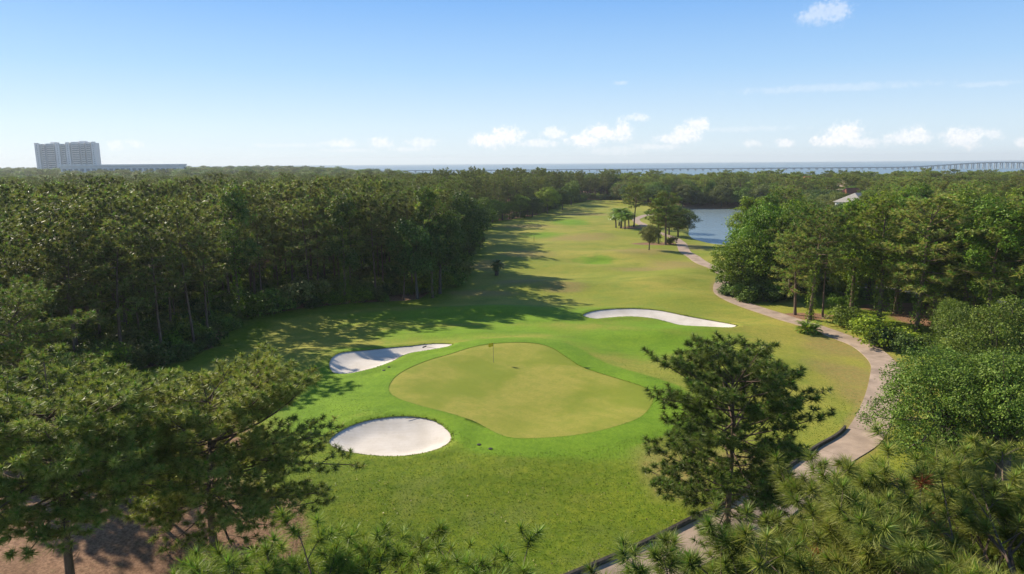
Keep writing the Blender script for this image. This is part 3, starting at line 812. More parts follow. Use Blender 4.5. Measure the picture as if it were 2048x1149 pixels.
def palm_meshes(R, H, r0, nf, L, cols, leaflets=11, shag=0):
    tr = MB(); cr = MB()
    t = np.linspace(0, 1, 7)
    tr.tube(np.stack([.15 * t, .1 * t * t, -.3 + (H + .3) * t], -1), r0 * (1 - .2 * t) * (1 + .12 * (np.arange(7) % 2)), 8, cap=True)
    for k in range(shag):
        a_ = R.uniform(0, 6.28); z = R.uniform(.3, H); p = np.array([math.cos(a_) * r0 * .9, math.sin(a_) * r0 * .9, z])
        tr.tube([p, p + np.array([math.cos(a_) * .22, math.sin(a_) * .22, .12])], [.06, .03], 4)
    for k in range(nf):
        a_ = k * 2.4 + R.uniform(-.3, .3); e = R.uniform(-.5, 1.35); l = L * R.uniform(.8, 1.1)
        p = np.array([.15, .1, H]); pts = [p]; ns = 6
        for i in range(ns):
            ee = e - 1.3 * (i / ns) ** 1.4
            p = p + np.array([math.cos(a_) * math.cos(ee), math.sin(a_) * math.cos(ee), math.sin(ee)]) * l / ns; pts.append(p)
        pts = np.array(pts); cr.tube(pts, np.linspace(.025, .006, ns + 1), 3, c=np.array(cols[0]))
        s = np.repeat(np.linspace(.3, 1, leaflets), 2); f = s * ns; i = np.minimum(f.astype(int), ns - 1)
        q = pts[i] + (pts[i + 1] - pts[i]) * (f - i)[:, None]; dr = unit(pts[i + 1] - pts[i])
        sd_ = unit(np.cross(dr, [0, 0, 1.0])) * np.where(np.arange(len(s)) % 2, 1, -1)[:, None]
        tip = q + (dr * .6 + sd_ * .8 + np.array([0, 0, -.35])) * l * .34 * R.uniform(.8, 1.1, (len(s), 1))
        V = np.stack([q - dr * .05, q + dr * .05, tip], 1).reshape(-1, 3)
        c = np.array(cols[0]) + (np.array(cols[1]) - np.array(cols[0])) * R.uniform(size=(len(s), 1))
        cr.put(V, T=np.arange(len(V)).reshape(-1, 3), c=np.repeat(c, 3, 0))
    return [('trunk', tr.mesh('palm_trunk', [M_BARK2])), ('fronds', cr.mesh('palm_fronds', [M_FROND]))]


lib('palm', 0, 5.5, 1.8, palm_meshes(R, 4.4, .15, 60, 1.9, OLIVE, 14)); lib('palm', 1, 5.5, 1.8, palm_meshes(R, 4.2, .15, 60, 1.8, VINE, 14))
lib('sago', 0, 3.3, 1.2, palm_meshes(R, 2.1, .34, 46, 1.35, DARKL, 13, 60))
lib('palmetto', 0, 1.5, 1.4, palm_meshes(R, .25, .12, 44, 1.5, (VINE[0], VINE[1]), 12))

# ------------------------------------------------------------------ placing
PLACED = []                                                     # (x, y, radius)
CLEAR = [(1365, 409, 1474, 478, 335), (1664, 394, 1702, 421, 225), (1680, 376, 1699, 392, 280), (1664, 357, 1688, 372, 320), (1366, 394, 1380, 402, 355), (80, 285, 207, 329, 1290), (1604, 350, 1616, 358, 340)]


def blocked(x, y, h, r):
    d = math.hypot(x, y)
    a = to_px(x, y, h); k = F_PX / d; w = r * k * 1.35
    b = to_px(x, y, 0)
    for (x0, y0, x1, y1, dist) in CLEAR:
        if d < dist and a[0] + w > x0 and a[0] - w < x1 and a[1] < y1 and b[1] > y0: return True
    return False


def plant(kind, x, y, name, label, cat, group=None, h=None, var=None, rz=None, wide=1.0, ivy=None, sink=0.0):
    H, RR = HTS[kind]; pr = random.Random(int(x * 131 + y * 977) & 0xffffff)
    var = pr.randrange(min(3, len(LIB[kind])) if kind == 'vine_pine' else len(LIB[kind])) if var is None else var
    s = (h or H) / H; 
    o = empty(name, (x, y, Z(x, y) - sink), pr.uniform(0, 6.28) if rz is None else rz, (s * wide, s * wide, s))
    o.rotation_euler[0] = pr.gauss(0, .02); o.rotation_euler[1] = pr.gauss(0, .02)
    for nm, me in LIB[kind][var]: link(bpy.data.objects.new(nm, me), o)
    if ivy is not None: link(bpy.data.objects.new('ivy', IVY[ivy]), o)
    tag(o, label, cat, group); PLACED.append((x, y, RR * s * wide))
    return o


def at_base(px, py):
    return drape_px(px, py)


# ---- near pines, each built on its own
def hero(name, seed, x, y, label, H, **kw):
    Rh = np.random.default_rng(seed)
    tr, li, cr = pine(Rh, H, **kw)
    o = empty(name, (x, y, Z(x, y))); t = tr.obj('trunk', M_BARK, o, True)
    for l in li: l.obj('limb', M_BARK, t, True)
    cr.obj('crown', [M_NEEDLE, M_TWIG], o); tag(o, label, 'pine tree'); PLACED.append((x, y, kw['RR']))
    return o


mx_, my_ = drape_px(1452, 1118)
GREENP = ((.100, .172, .022), (.215, .295, .055)); SUNNYP = ((.135, .195, .030), (.350, .400, .110)); DEEPP = ((.085, .130, .022), (.185, .235, .055)); PALEP = ((.115, .178, .028), (.275, .340, .080))
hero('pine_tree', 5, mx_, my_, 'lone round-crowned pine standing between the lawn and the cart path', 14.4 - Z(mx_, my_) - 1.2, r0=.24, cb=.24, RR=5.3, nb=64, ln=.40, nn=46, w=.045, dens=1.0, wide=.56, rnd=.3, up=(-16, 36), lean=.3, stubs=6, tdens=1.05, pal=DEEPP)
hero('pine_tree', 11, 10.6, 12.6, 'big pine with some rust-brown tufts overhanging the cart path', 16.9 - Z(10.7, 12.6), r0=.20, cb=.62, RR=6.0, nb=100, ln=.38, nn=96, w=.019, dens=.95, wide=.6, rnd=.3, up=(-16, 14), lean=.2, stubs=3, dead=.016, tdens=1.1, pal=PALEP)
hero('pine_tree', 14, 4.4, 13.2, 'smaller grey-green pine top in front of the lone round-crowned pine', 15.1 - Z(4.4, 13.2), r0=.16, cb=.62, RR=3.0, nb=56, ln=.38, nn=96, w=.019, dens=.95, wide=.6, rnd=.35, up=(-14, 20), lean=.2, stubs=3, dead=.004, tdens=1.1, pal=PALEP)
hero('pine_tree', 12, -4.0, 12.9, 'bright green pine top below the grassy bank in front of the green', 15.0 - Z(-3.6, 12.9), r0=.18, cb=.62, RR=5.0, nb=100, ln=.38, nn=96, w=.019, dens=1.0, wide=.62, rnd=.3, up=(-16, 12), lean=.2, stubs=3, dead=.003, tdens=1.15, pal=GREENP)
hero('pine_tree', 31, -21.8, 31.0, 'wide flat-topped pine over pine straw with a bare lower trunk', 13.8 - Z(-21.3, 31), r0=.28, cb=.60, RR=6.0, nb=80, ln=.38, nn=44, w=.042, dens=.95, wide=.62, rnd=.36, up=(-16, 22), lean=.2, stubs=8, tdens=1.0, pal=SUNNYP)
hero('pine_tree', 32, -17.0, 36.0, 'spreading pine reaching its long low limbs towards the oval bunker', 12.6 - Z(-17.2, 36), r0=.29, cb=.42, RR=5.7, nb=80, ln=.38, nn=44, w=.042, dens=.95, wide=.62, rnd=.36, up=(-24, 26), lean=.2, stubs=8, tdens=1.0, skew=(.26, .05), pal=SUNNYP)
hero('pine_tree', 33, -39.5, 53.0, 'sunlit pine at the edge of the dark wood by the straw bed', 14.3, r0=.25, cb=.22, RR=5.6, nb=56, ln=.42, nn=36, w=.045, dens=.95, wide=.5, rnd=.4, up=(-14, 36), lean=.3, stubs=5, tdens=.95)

# ---- live oaks by the path
Ro = np.random.default_rng(9)
def oak_hero(seed, x, y, H, RR, zlow, label, **kw):
    Rh = np.random.default_rng(seed); tr, cr = broadleaf(Rh, H, RR, zlow, **kw)
    o = empty('oak_tree', (x, y, Z(x, y))); tr.obj('trunk', M_BARK2, o, True); cr.obj('crown', M_LEAF, o); tag(o, label, 'oak tree'); PLACED.append((x, y, RR))
    return o
ox, oy = drape_px(2003, 964)
oak_hero(1, ox - 2.3, oy + 3.4, 9.2, 5.0, -1.6, 'dense round live oak pressing against the cart path', nl=36, ncl=50, per=22, size=.165, c0=OAKC[0], c1=OAKC[1], r0=.34, lobe=.31, spread=.16)
oak_hero(2, ox, oy, 9.2, 4.6, 3.2, 'live oak with a clear dark trunk beside the rust-tufted pine', nl=32, ncl=50, per=22, size=.165, c0=OAKC[0], c1=OAKC[1], r0=.40, lobe=.31, spread=.16)
oak_hero(4, ox + 4.8, oy + 8.0, 11.0, 5.0, 2.0, 'tall live oak standing behind the two nearer oaks', nl=32, ncl=50, per=22, size=.175, c0=OAKC[0], c1=OAKC[1], r0=.34, lobe=.31, spread=.16)
oak_hero(3, -22.3, 40.5, 7.2, 2.6, 1.2, 'small bright-leaved tree glowing behind the spreading pine', nl=12, ncl=45, per=16, size=.17, c0=BRIGHT[0], c1=BRIGHT[1], r0=.12, lobe=.45, multi=3)

# ---- trees and shrubs that the photograph shows singly
b = at_base
plant('grove_pine', *b(1590, 630), 'pine_tree', 'shorter leaning pine with a bare trunk in the straw bed by the path', 'pine tree', h=12.9, var=3, wide=1.16)
plant('grove_pine', *b(1619, 640), 'pine_tree', 'tall pine with an ivy-wrapped trunk in the straw bed by the path', 'pine tree', h=16.7, var=2, wide=1.10, ivy=0)
plant('grove_pine', *b(1645, 634), 'pine_tree', 'thin dark-trunked pine in the straw bed by the path', 'pine tree', h=14.0, var=1, wide=0.73)
plant('palmetto', *b(1612, 667), 'palmetto', 'low yellow-green palmetto clump on the lawn edge of the path', 'shrub', h=1.9, wide=.85)
plant('palmetto', *b(1628, 668), 'palmetto', 'dark low palmetto clump hugging the cart path', 'shrub', h=1.7, wide=.8)
plant('bright_tree', *b(1482, 590), 'leafy_tree', 'spreading leafy tree arching over the bend of the cart path', 'tree', h=10.8, wide=1.2, var=0, sink=1.2)
plant('vine_tree0', *b(1525, 582), 'vine_tree', 'tall tree smothered in vines behind the bend of the path', 'tree', h=15.0, wide=.95)
plant('vine_pine', *b(1500, 560), 'vine_tree', 'vine-hung tree with a rounded dark head near the pond', 'tree', h=15.4, wide=1.22)
plant('vine_tree0', *b(1580, 575), 'vine_tree', 'vine-covered tree with a hooded bright top behind the three straw-bed pines', 'tree', h=15.6, wide=.85)
plant('vine_pine', *b(1757, 650), 'vine_pine', 'vine-clad pine rising from the dark shrubs by the path', 'pine tree', h=17.5, wide=1.22, var=0)
plant('vine_pine', *b(1790, 628), 'vine_pine', 'leaning vine-clad pine in the middle of the grove', 'pine tree', h=16.4, wide=1.22, var=1)
plant('grove_pine', *b(1832, 668), 'pine_tree', 'tall straight pine with ivy spiralling up its trunk in the grove', 'pine tree', h=18.3, wide=1.22, var=0, ivy=1)
plant('vine_pine', *b(1968, 692), 'vine_pine', 'ivy-trunked pine with long drooping limbs above the live oaks', 'pine tree', h=17.0, wide=1.22, var=2)
plant('grove_pine', *b(2015, 655), 'pine_tree', 'heavy-crowned pine by the asphalt street', 'pine tree', h=17.5, wide=1.22, var=2, ivy=1)
plant('oak', *b(1905, 700), 'oak_tree', 'small dark oak in the grove with a short clear trunk', 'oak tree', h=6.0, var=1, wide=.9)
plant('bright_tree', *b(1690, 610), 'leafy_tree', 'light green leafy tree at the grove edge beside the thin pine', 'tree', h=9.5, wide=.8)
for i, (px, py, h_, k_, lb) in enumerate([(1745, 690, 3.9, 4, 'pale-leaved rounded bush in front of the vine-clad pine'), (1775, 695, 2.8, 1, 'dark low bush between the pale bush and the grove pines'), (1810, 700, 2.6, 1, 'dark spreading bush at the foot of the tall ivy pine'),
                                          (1700, 655, 3.2, 0, 'dark rounded bush on the lawn near the brick-brown straw'), (1850, 705, 2.4, 0, 'low dark bush beside the small grove oak'), (1672, 615, 2.0, 2, 'low bright green bush under the light green tree'), (1925, 712, 2.2, 1, 'dark bush under the small grove oak')]):
    plant('shrub', *b(px, py), 'shrub', lb, 'shrub', h=h_, var=k_, wide=1.25)
for i, (px, py, h_, w_, vr, lb) in enumerate([(1702, 622, 15.5, 1.0, 1, 'vine-clad pine behind the light green leafy tree'), (1868, 655, 15.0, 1.0, 2, 'vine-clad pine between the tall ivy pine and the street'), (1925, 660, 16.8, 1.1, 0, 'bulky vine-clad pine above the small grove oak'),
                                            (2045, 700, 16.5, 1.1, 1, 'bulky vine-clad pine behind the tall live oak'), (1735, 600, 14.5, 1.0, 2, 'vine-clad pine on the far side of the grove lawn'), (1560, 592, 13.0, .9, 1, 'short vine-clad pine behind the leaning straw-bed pine')]):
    plant('vine_pine', *b(px, py), 'vine_pine', lb, 'pine tree', h=h_ * 1.05, wide=w_ * 1.2, var=vr)
for i, (px, py, h_, vr) in enumerate([(1462, 592, 2.4, 1), (1478, 596, 3.4, 0), (1496, 600, 3.0, 1), (1512, 602, 3.6, 0), (1530, 603, 2.8, 1), (1548, 600, 3.6, 2), (1566, 600, 3.0, 1), (1475, 583, 3.8, 1), (1510, 590, 4.2, 0), (1540, 590, 4.0, 1)]):
    plant('shrub', *b(px, py), 'shrub', 'dark bush at the foot of the trees by the path bend', 'shrub', 'dark bushes at the bend of the cart path', h=h_, var=vr, wide=1.2)
for i, (x_, y_, h_) in enumerate([(-146, 226, 17.2), (-138, 232, 18.0), (-131, 228, 16.8), (-118, 240, 17.0), (-98, 262, 16.2)]):
    plant('bright_tree', x_, y_, 'leafy_tree', 'light green leafy tree crown rising out of the dark wood', 'tree', 'light green crowns in the dark wood', h=h_, wide=.72)
plant('sago', *b(993, 551), 'sago_palm', 'single shaggy palm standing in the shade of the wood edge', 'palm', h=3.5)
plant('grove_pine', *b(1268, 453), 'pine_tree', 'tall oval-crowned pine among the palms on the fairway', 'pine tree', h=15.4, var=2, wide=1.25)
for i, (px, py, h_) in enumerate([(1232, 456, 5.2), (1242, 457, 7.0), (1250, 459, 5.6), (1258, 455, 5.0), (1238, 452, 6.0)]):
    plant('palm', *b(px, py), 'cabbage_palm', 'slim cabbage palm in the cluster on the fairway', 'palm', 'cabbage palms round the oval-crowned pine', h=h_, wide=1.75)
plant('grove_pine', *b(1331, 490), 'pine_tree', 'drooping bushy pine between the fairway and the pond', 'pine tree', h=14.8, var=0, wide=1.45)
plant('vine_pine', *b(1317, 488), 'vine_pine', 'vine-clad companion of the bushy pond-side pine', 'pine tree', h=12.6, var=1, wide=1.3)
plant('olive_tree', *b(1298, 501), 'scrub_oak', 'small twisted scrub oak with an olive umbrella crown on the fairway', 'oak tree', h=6.6, wide=.95)
plant('oak', *b(1356, 474), 'oak_tree', 'dark round oak on the pond bank', 'oak tree', h=9.6, var=2, wide=1.2, sink=.6)
plant('oak', *b(1338, 470), 'oak_tree', 'dark oak hidden between the bushy pine and the pond bank oak', 'oak tree', h=11.0, var=1, wide=1.1, sink=.8)
for i, (x_, y_, h_) in enumerate([(88, 357, 10), (97, 356, 8.5), (107, 354, 12), (116, 350, 11), (124, 344, 12.5), (131, 335, 11), (134, 322, 10.5), (102, 366, 13), (112, 362, 14), (91, 368, 12)]):
    plant(['olive_tree', 'oak'][i % 2], x_, y_, 'bank_tree', 'rounded tree overhanging the far bank of the pond', 'tree', 'trees on the far bank of the pond', h=h_, wide=1.2, sink=1.0)
plant('shrub', *b(1341, 489), 'shrub', 'low yellow-green bush at the foot of the pond-side pines', 'shrub', h=2.2, var=3)
plant('bright_tree', *b(1095, 428), 'leafy_tree', 'bright green rounded tree where the wood meets the far fairway', 'tree', h=11.5, wide=1.15)
plant('vine_tree0', *b(1040, 436), 'vine_tree', 'vine-mounded tree beside the bright rounded tree', 'tree', h=9.5, wide=1.1)
plant('vine_tree0', *b(1005, 441), 'vine_tree', 'low vine mound on the edge of the wood by the far fairway', 'tree', h=7.5, wide=1.3)
plant('vine_pine', *b(865, 596), 'vine_pine', 'vine-draped pine at the corner of the dark wood', 'pine tree', h=18.6, var=3, wide=.85)
for i, (px, py, h_, w_, kd_) in enumerate([(985, 446, 9.0, 1.1, 'oak'), (962, 456, 10.5, 1.1, 'vine_tree0'), (952, 470, 9.5, 1.0, 'oak'), (950, 490, 12.0, 1.0, 'oak'), (1065, 434, 8.5, 1.2, 'oak'), (1125, 420, 10.0, 1.0, 'oak'), (1142, 411, 12.0, 1.0, 'oak'), (938, 512, 10.0, 1.0, 'oak')]):
    plant(kd_, *b(px, py), 'edge_tree', 'rounded leafy tree bulging from the wood along the far fairway', 'tree', 'rounded trees along the far wood edge', h=h_, wide=w_)
for i, (px, py, h_) in enumerate([(905, 552, 15.5), (915, 540, 16.5), (880, 588, 15.0), (835, 598, 14.0)]):
    plant('oak', *b(px, py), 'oak_tree', 'tall dark leafy tree at the corner of the wood', 'oak tree', 'tall dark trees at the corner of the wood', h=h_, wide=.74, var=2)
plant('vine_pine', *b(480, 640), 'vine_pine', 'vine-draped pine with a golden top towering over the wood edge', 'pine tree', h=19.6, var=3, wide=.8)
plant('vine_pine', *b(690, 608), 'vine_pine', 'vine-draped pine with pale green leaves halfway along the wood edge', 'pine tree', h=17.5, var=3, wide=.85)


def free(x, y, r):
    for (a, c, q) in PLACED:
        if (a - x) ** 2 + (c - y) ** 2 < (r * r): return False
    return True


# ---- the dark wood: the 290 largest pines singly, the rest as one mass
rs = random.Random(5)
cand = []
cell = {}
def try_pt(x, y, r, store, cell):
    k = (int(x // 4), int(y // 4))
    for i in range(-2, 3):
        for j in range(-2, 3):
            for q in cell.get((k[0] + i, k[1] + j), ()):
                if (q[0] - x) ** 2 + (q[1] - y) ** 2 < r * r: return
    cell.setdefault(k, []).append((x, y)); store.append((x, y))
raw = [(lambda y: (rs.uniform(-.80 * y - 22, min(60, .2 * y)), y))(rs.uniform(52, 430)) for _ in range(26000)]
okk = sdist([p[0] for p in raw], [p[1] for p in raw], WOOD, 5) > 1.2
for (x, y), k_ in zip(raw, okk):
    if k_: try_pt(x, y, 4.1 if y < 190 else 5.0, cand, cell)
cand = [c for c in cand if free(c[0], c[1], 2.2)]
dedge = seg_dist(np.array([c[0] for c in cand]), np.array([c[1] for c in cand]), WOOD[:17], False)
order = sorted(range(len(cand)), key=lambda i: math.hypot(*cand[i]) + dedge[i] * 1.2)
far_pts = []
for n_, i in enumerate(order):
    x, y = cand[i]
    h = rs.gauss(17.0, 2.3) if y < 140 else rs.gauss(15.4, 2.3) if y < 230 else rs.gauss(14.4 if x < -40 else 16.2, 1.9)
    h = min(max(h, 11.5), 20.3)
    if blocked(x, y, h, 2.5): continue
    if n_ < 285:
        ivy = rs.choice([0, 1, 1, 2]) if rs.random() < .38 else None
        where = ('behind the sunlit straw-bed pine' if y < 84 else 'facing the lawn and kidney-shaped bunker' if y < 118 else 'facing the shaggy palm and the fairway' if y < 190 else 'facing the far fairway') if dedge[i] < 7 else ('behind the front row of the wood near the lawn' if y < 118 else 'behind the front row of the wood along the fairway')
        look = 'ivy-trunked slender pine' if ivy is not None else 'bare-trunked slender pine'
        row = 'in the dark wood front row '
        o = plant('wood_pine', x, y, 'pine_tree', look + ' ' + row + where if dedge[i] < 7 else look + ' ' + where, 'pine tree',
                  look.replace('pine', 'pines') + ' ' + where, h=h, wide=rs.uniform(.85, 1.15), ivy=ivy)
    else: far_pts.append((x, y, h / 18, rs.randrange(7)))
# shrubs along the foot of the wood
ws = np.concatenate([[0], np.cumsum(np.linalg.norm(np.diff(WOOD[:17], axis=0), axis=1))])
s_ = 28.0
while s_ < ws[-1] - 6:
    x = np.interp(s_, ws, WOOD[:17, 0]) + rs.gauss(-1.2, 1.0); y = np.interp(s_, ws, WOOD[:17, 1]) + rs.gauss(.8, 1.0)
    big = rs.random() < .3
    if free(x, y, .8) and sdist([x], [y], WOOD, 6)[0] > .3:
        plant('shrub', x, y, 'shrub', 'shaded bush in the undergrowth along the foot of the dark wood', 'shrub', 'undergrowth bushes of the dark wood', h=rs.uniform(3.5, 5.5) if big else rs.uniform(1.6, 3.2), var=rs.choice([0, 1, 1, 2, 3]), wide=rs.uniform(.9, 1.3))
    s_ += rs.uniform(1.1, 2.4) if s_ < 160 else rs.uniform(2.5, 5)

# ---- grove and gardens to the right of the path, banks of the pond
cand = []; cell = {}
bx_ = lambda y: np.interp(y, [60, 74, 80, 110, 116, 150, 185, 200, 230, 350, 362, 400], [95, 72, 66, 62, 48, 50, 62, 92, 108, 132, 62, 62])
raw = []
for _ in range(9000):
    y = rs.uniform(70, 470); x = rs.uniform(bx_(y), .80 * y + 26)
    raw.append((x, y))
rx_ = np.array(raw)
okk = (sdist(rx_[:, 0], rx_[:, 1], POND, 6) < -2.5) & (seg_dist(rx_[:, 0], rx_[:, 1], ST[::2], False) > 4.5)
for (x, y), k_ in zip(raw, okk):
    if k_: try_pt(x, y, 4.6 if y < 200 else 5.8, cand, cell)
cand = [c for c in cand if free(c[0], c[1], 3.6)]
cand.sort(key=lambda c: math.hypot(*c))
KINDS = [('grove_pine', 'broad_pine', 'pine tree', 'broad pine in the grove beyond the cart path', 'pines of the grove', (13.5, 17.8)), ('vine_pine', 'vine_pine', 'pine tree', 'vine-draped pine in the grove beyond the cart path', 'vine-draped pines of the grove', (14, 17.5)),
         ('oak', 'oak_tree', 'oak tree', 'dark round-headed oak among the garden trees', 'oaks of the gardens', (8.5, 12.5)), ('bright_tree', 'leafy_tree', 'tree', 'light green leafy tree among the darker garden trees', 'light green garden trees', (8, 12)),
         ('olive_tree', 'olive_green_tree', 'tree', 'dull olive-green tree among the garden trees', 'olive-green garden trees', (8.5, 12))]
far_mix = []
nI = 0
for (x, y) in cand:
    k = rs.choices(range(5), [.40, .16, .24, .08, .12] if y < 170 else [.34, .05, .30, .09, .22])[0]
    if x < 60 and y > 340: k = rs.choice([0, 2, 4])
    kd = KINDS[k]; h = rs.uniform(*kd[5])
    if y > 220: h *= .95
    if blocked(x, y, h, HTS[kd[0]][1] * h / HTS[kd[0]][0]): 
        h *= .55
        if k in (0, 1) or blocked(x, y, h, 2.5): continue
    if nI < 290:
        pd_ = sdist([x], [y], POND, 20)[0]
        where = 'on the near bank of the pond' if pd_ > -14 else 'between the cart path and the street' if y < 1.0 * 118 and x < np.interp(y, [74, 86, 97, 106, 116], [130, 98, 84, 76, 68]) else 'just beyond the grey street' if y < 160 else 'in the gardens behind the street' if y < 260 else 'in the far gardens before the bay'
        plant(kd[0], x, y, kd[1], kd[3].split(' in the grove')[0].split(' among the')[0] + ' ' + where, kd[2], kd[3].split(' in the grove')[0].split(' among the')[0] + ' ' + where, h=h, wide=rs.uniform(1.0, 1.3)); nI += 1
    else: far_mix.append((x, y, h / HTS[kd[0]][0], {0: rs.choice([7, 8, 9]), 1: rs.choice([10, 12]), 2: rs.choice([10, 13, 14]), 3: 11, 4: 12}[k]))
# ---- far woods down to the shore: one mass
cell = {}; far = []
for _ in range(30000):
    y = 440 + 1500 * rs.random() ** 1.6; x = rs.uniform(-.82 * y, .82 * y)
    if y > float(shore_y(np.array([x]))[0]) - 14: continue
    if y < 520 and -400 < x < 60: pass
    try_pt(x, y, 6.0 if y < 700 else 11.0, far, cell)
for (x, y) in far:
    k = rs.choices([7, 8, 9, 10, 12, 13, 14, 0, 3, 5], [2, 2, 2, 2, 1.5, 1.5, 1, 1, 1, 1])[0]
    h = rs.triangular(8, 15.5, 11) if k not in (0, 3, 5) else rs.triangular(10, 17, 12.5)
    if x < -40: h = h * (1.18 if y > 700 else 1.0)
    elif rs.random() < .12 and y < 640: h = rs.uniform(15.5, 18.5) if k in (7, 8, 9) else h
    if blocked(x, y, h, 3.2): continue
    H = 18 if k < 7 else 16 if k < 10 else 11
    far_mix.append((x, y, h / H, k))


under = []
for _ in range(5200):
    y = 52 + 164 * rs.random() ** 1.3; x = rs.uniform(-.8 * y - 20, -10)
    under.append((x, y, rs.uniform(.5, 1.6), rs.choice([15, 16, 16, 17, 18])))
uu = np.array(under); uk = sdist(uu[:, 0], uu[:, 1], WOOD, 40)
under = [u for u, k in zip(under, uk) if 1.0 < k < 38]
for _ in range(700):
    y = rs.uniform(100, 200); x = rs.uniform(float(bx_(y)) + 1, .8 * y + 20)
    if seg_dist(np.array([x]), np.array([y]), ST[::2], False)[0] > 4.6 and sdist([x], [y], POND, 4)[0] < -2: under.append((x, y, rs.uniform(.5, 1.3), rs.choice([15, 16, 17, 18, 19])))


for _ in range(900):
    y = rs.uniform(300, 450); x = rs.uniform(0, 150)
    if sdist([x], [y], WOOD, 6)[0] > .5 or y > 408 or (x > 84 and y > 360): under.append((x, y, rs.uniform(.8, 2.2), rs.choice([15, 16, 17, 18])))


def joined(parts):
    """one mesh of a tree's parts, for the far woods"""
    import bmesh
    bm = bmesh.new(); mats = []
    for nm, me in parts:
        n0 = len(bm.faces); bm.from_mesh(me); bm.faces.ensure_lookup_table()
        off = len(mats); mats += list(me.materials)
        for f in bm.faces[n0:] if n0 else bm.faces: f.material_index += off
    out = bpy.data.meshes.new('far_tree'); bm.to_mesh(out); bm.free()
    for m_ in mats: out.materials.append(m_)
    return out


SRC = [LIB['wood_pine'][k] for k in range(7)] + [LIB['grove_pine'][k] for k in range(3)] + [LIB['oak'][0], LIB['bright_tree'][0], LIB['olive_tree'][0], LIB['oak'][1], LIB['oak'][2]] + [LIB['shrub'][k] for k in range(5)]
srcs = [bpy.data.objects.new('far_tree', joined(p)) for p in SRC]


def scatter(name, pts, label, cat, widen=1.0):
    P = np.array(pts); V = np.column_stack([P[:, 0], P[:, 1], hgt(P[:, 0], P[:, 1])])
    me = bpy.data.meshes.new(name); me.vertices.add(len(V)); me.vertices.foreach_set('co', V.astype(np.float32).ravel())
    for nm, typ, arr in (('sc', 'FLOAT', P[:, 2]), ('idx', 'INT', P[:, 3].astype(np.int32)), ('rz', 'FLOAT', rng.uniform(0, 6.28, len(P)))):
        at = me.attributes.new(nm, typ, 'POINT'); at.data.foreach_set('value', arr.astype(np.int32 if typ == 'INT' else np.float32))
    o = link(bpy.data.objects.new(name, me)); tag(o, label, cat, kind='stuff')
    g = bpy.data.node_groups.new(name, 'GeometryNodeTree'); t = NT(g)
    g.interface.new_socket('Geometry', in_out='INPUT', socket_type='NodeSocketGeometry'); g.interface.new_socket('Geometry', in_out='OUTPUT', socket_type='NodeSocketGeometry')
    gi = t.add('NodeGroupInput'); go = t.add('NodeGroupOutput')
    j = t.add('GeometryNodeJoinGeometry')
    for s in reversed(srcs):
        oi = t.add('GeometryNodeObjectInfo', {'Object': s, 'As Instance': True}); g.links.new(oi.outputs['Geometry'], j.inputs[0])
    na = lambda n, ty: t.add('GeometryNodeInputNamedAttribute', {'Name': n}, data_type=ty).outputs[0]
    rot = t.add('ShaderNodeCombineXYZ', {2: na('rz', 'FLOAT')}).outputs[0]
    wsc = t.add('ShaderNodeMath', {0: na('sc', 'FLOAT'), 1: widen}, operation='MULTIPLY').outputs[0]
    sca = t.add('ShaderNodeCombineXYZ', {0: wsc, 1: wsc, 2: na('sc', 'FLOAT')}).outputs[0]
    ip = t.add('GeometryNodeInstanceOnPoints', {'Points': gi.outputs[0], 'Instance': j.outputs[0], 'Pick Instance': True, 'Instance Index': na('idx', 'INT'), 'Rotation': rot, 'Scale': sca})
    g.links.new(ip.outputs[0], go.inputs[0])
    md = o.modifiers.new('scatter', 'NODES'); md.node_group = g
    return o


scatter('pine_wood', far_pts, 'depth of the dark pine wood behind its front rows', 'wood')
scatter('undergrowth', under, 'tangled undergrowth covering the floor of the woods', 'undergrowth')
scatter('far_woods', far_mix, 'far hazy woods stretching to the shore of the bay', 'wood', 1.35)
print('far', len(far_pts), len(far_mix), 'individual', nI, len(PLACED))

# ------------------------------------------------------------------ buildings and bridge
M_WHITE = simple_mat('white_render', (.88, .85, .81), .8, .06, .4); M_GLASS = simple_mat('dark_glazing', (.26, .30, .32), .15, .2, .3, 0, .5)
M_PINK = simple_mat('pale_pink_render', (.62, .53, .48), .8, .06, .4); M_CONCB = simple_mat('bridge_concrete', (.34, .36, .38), .9, .1, .2)
M_RTILE = simple_mat('red_roof_tiles', (.38, .13, .075), .8, .2, 1.5, .3); M_GSHING = simple_mat('grey_shingles', (.30, .28, .26), .9, .15, 1.5, .2); M_BSHING = simple_mat('brown_shingles', (.24, .18, .145), .9, .15, 1.5, .2)
M_YEL = simple_mat('yellow_cloth', (.80, .62, .03), .7, .05, 4); M_POLE = simple_mat('painted_pole', (.32, .30, .20), .4, .05, 4); M_DARK = simple_mat('dark_plastic', (.03, .03, .03), .6, .2, 4)

# condominium tower by the beach
cx_, cy_ = ground_px(143, 400)
k_ = 1300 / cy_; cx_ *= k_; cy_ = 1300.0
condo = empty('condominium_tower', (cx_, cy_, Z(cx_, cy_)), math.atan2(-cx_, cy_) * .35, (.84, .84, 1.0)); tag(condo, 'pale high-rise condominium with stacked balconies beyond the woods', 'building')
def bx(name, x0, x1, y0, y1, z0, z1, mat, par):
    mb = MB(); mb.box(x0, x1, y0, y1, z0, z1); return mb.obj(name, mat, par)
NS = 18; FH = 3.35; HT = NS * FH
bx('wall', -60, 6, 2, 24, 0, HT + .5, M_WHITE, condo); bx('wall', 6.01, 60, 3.5, 25, 0, HT + 2.6, M_WHITE, condo)
bays = [(-60, -51, 0), (-48, -41, 1), (-38, -22, 1), (-20, -11, 0), (-9, -1, 1), (1, 9, 0), (12, 27, 1), (30, 38, 1), (41, 50, 1), (52, 60, 0)]
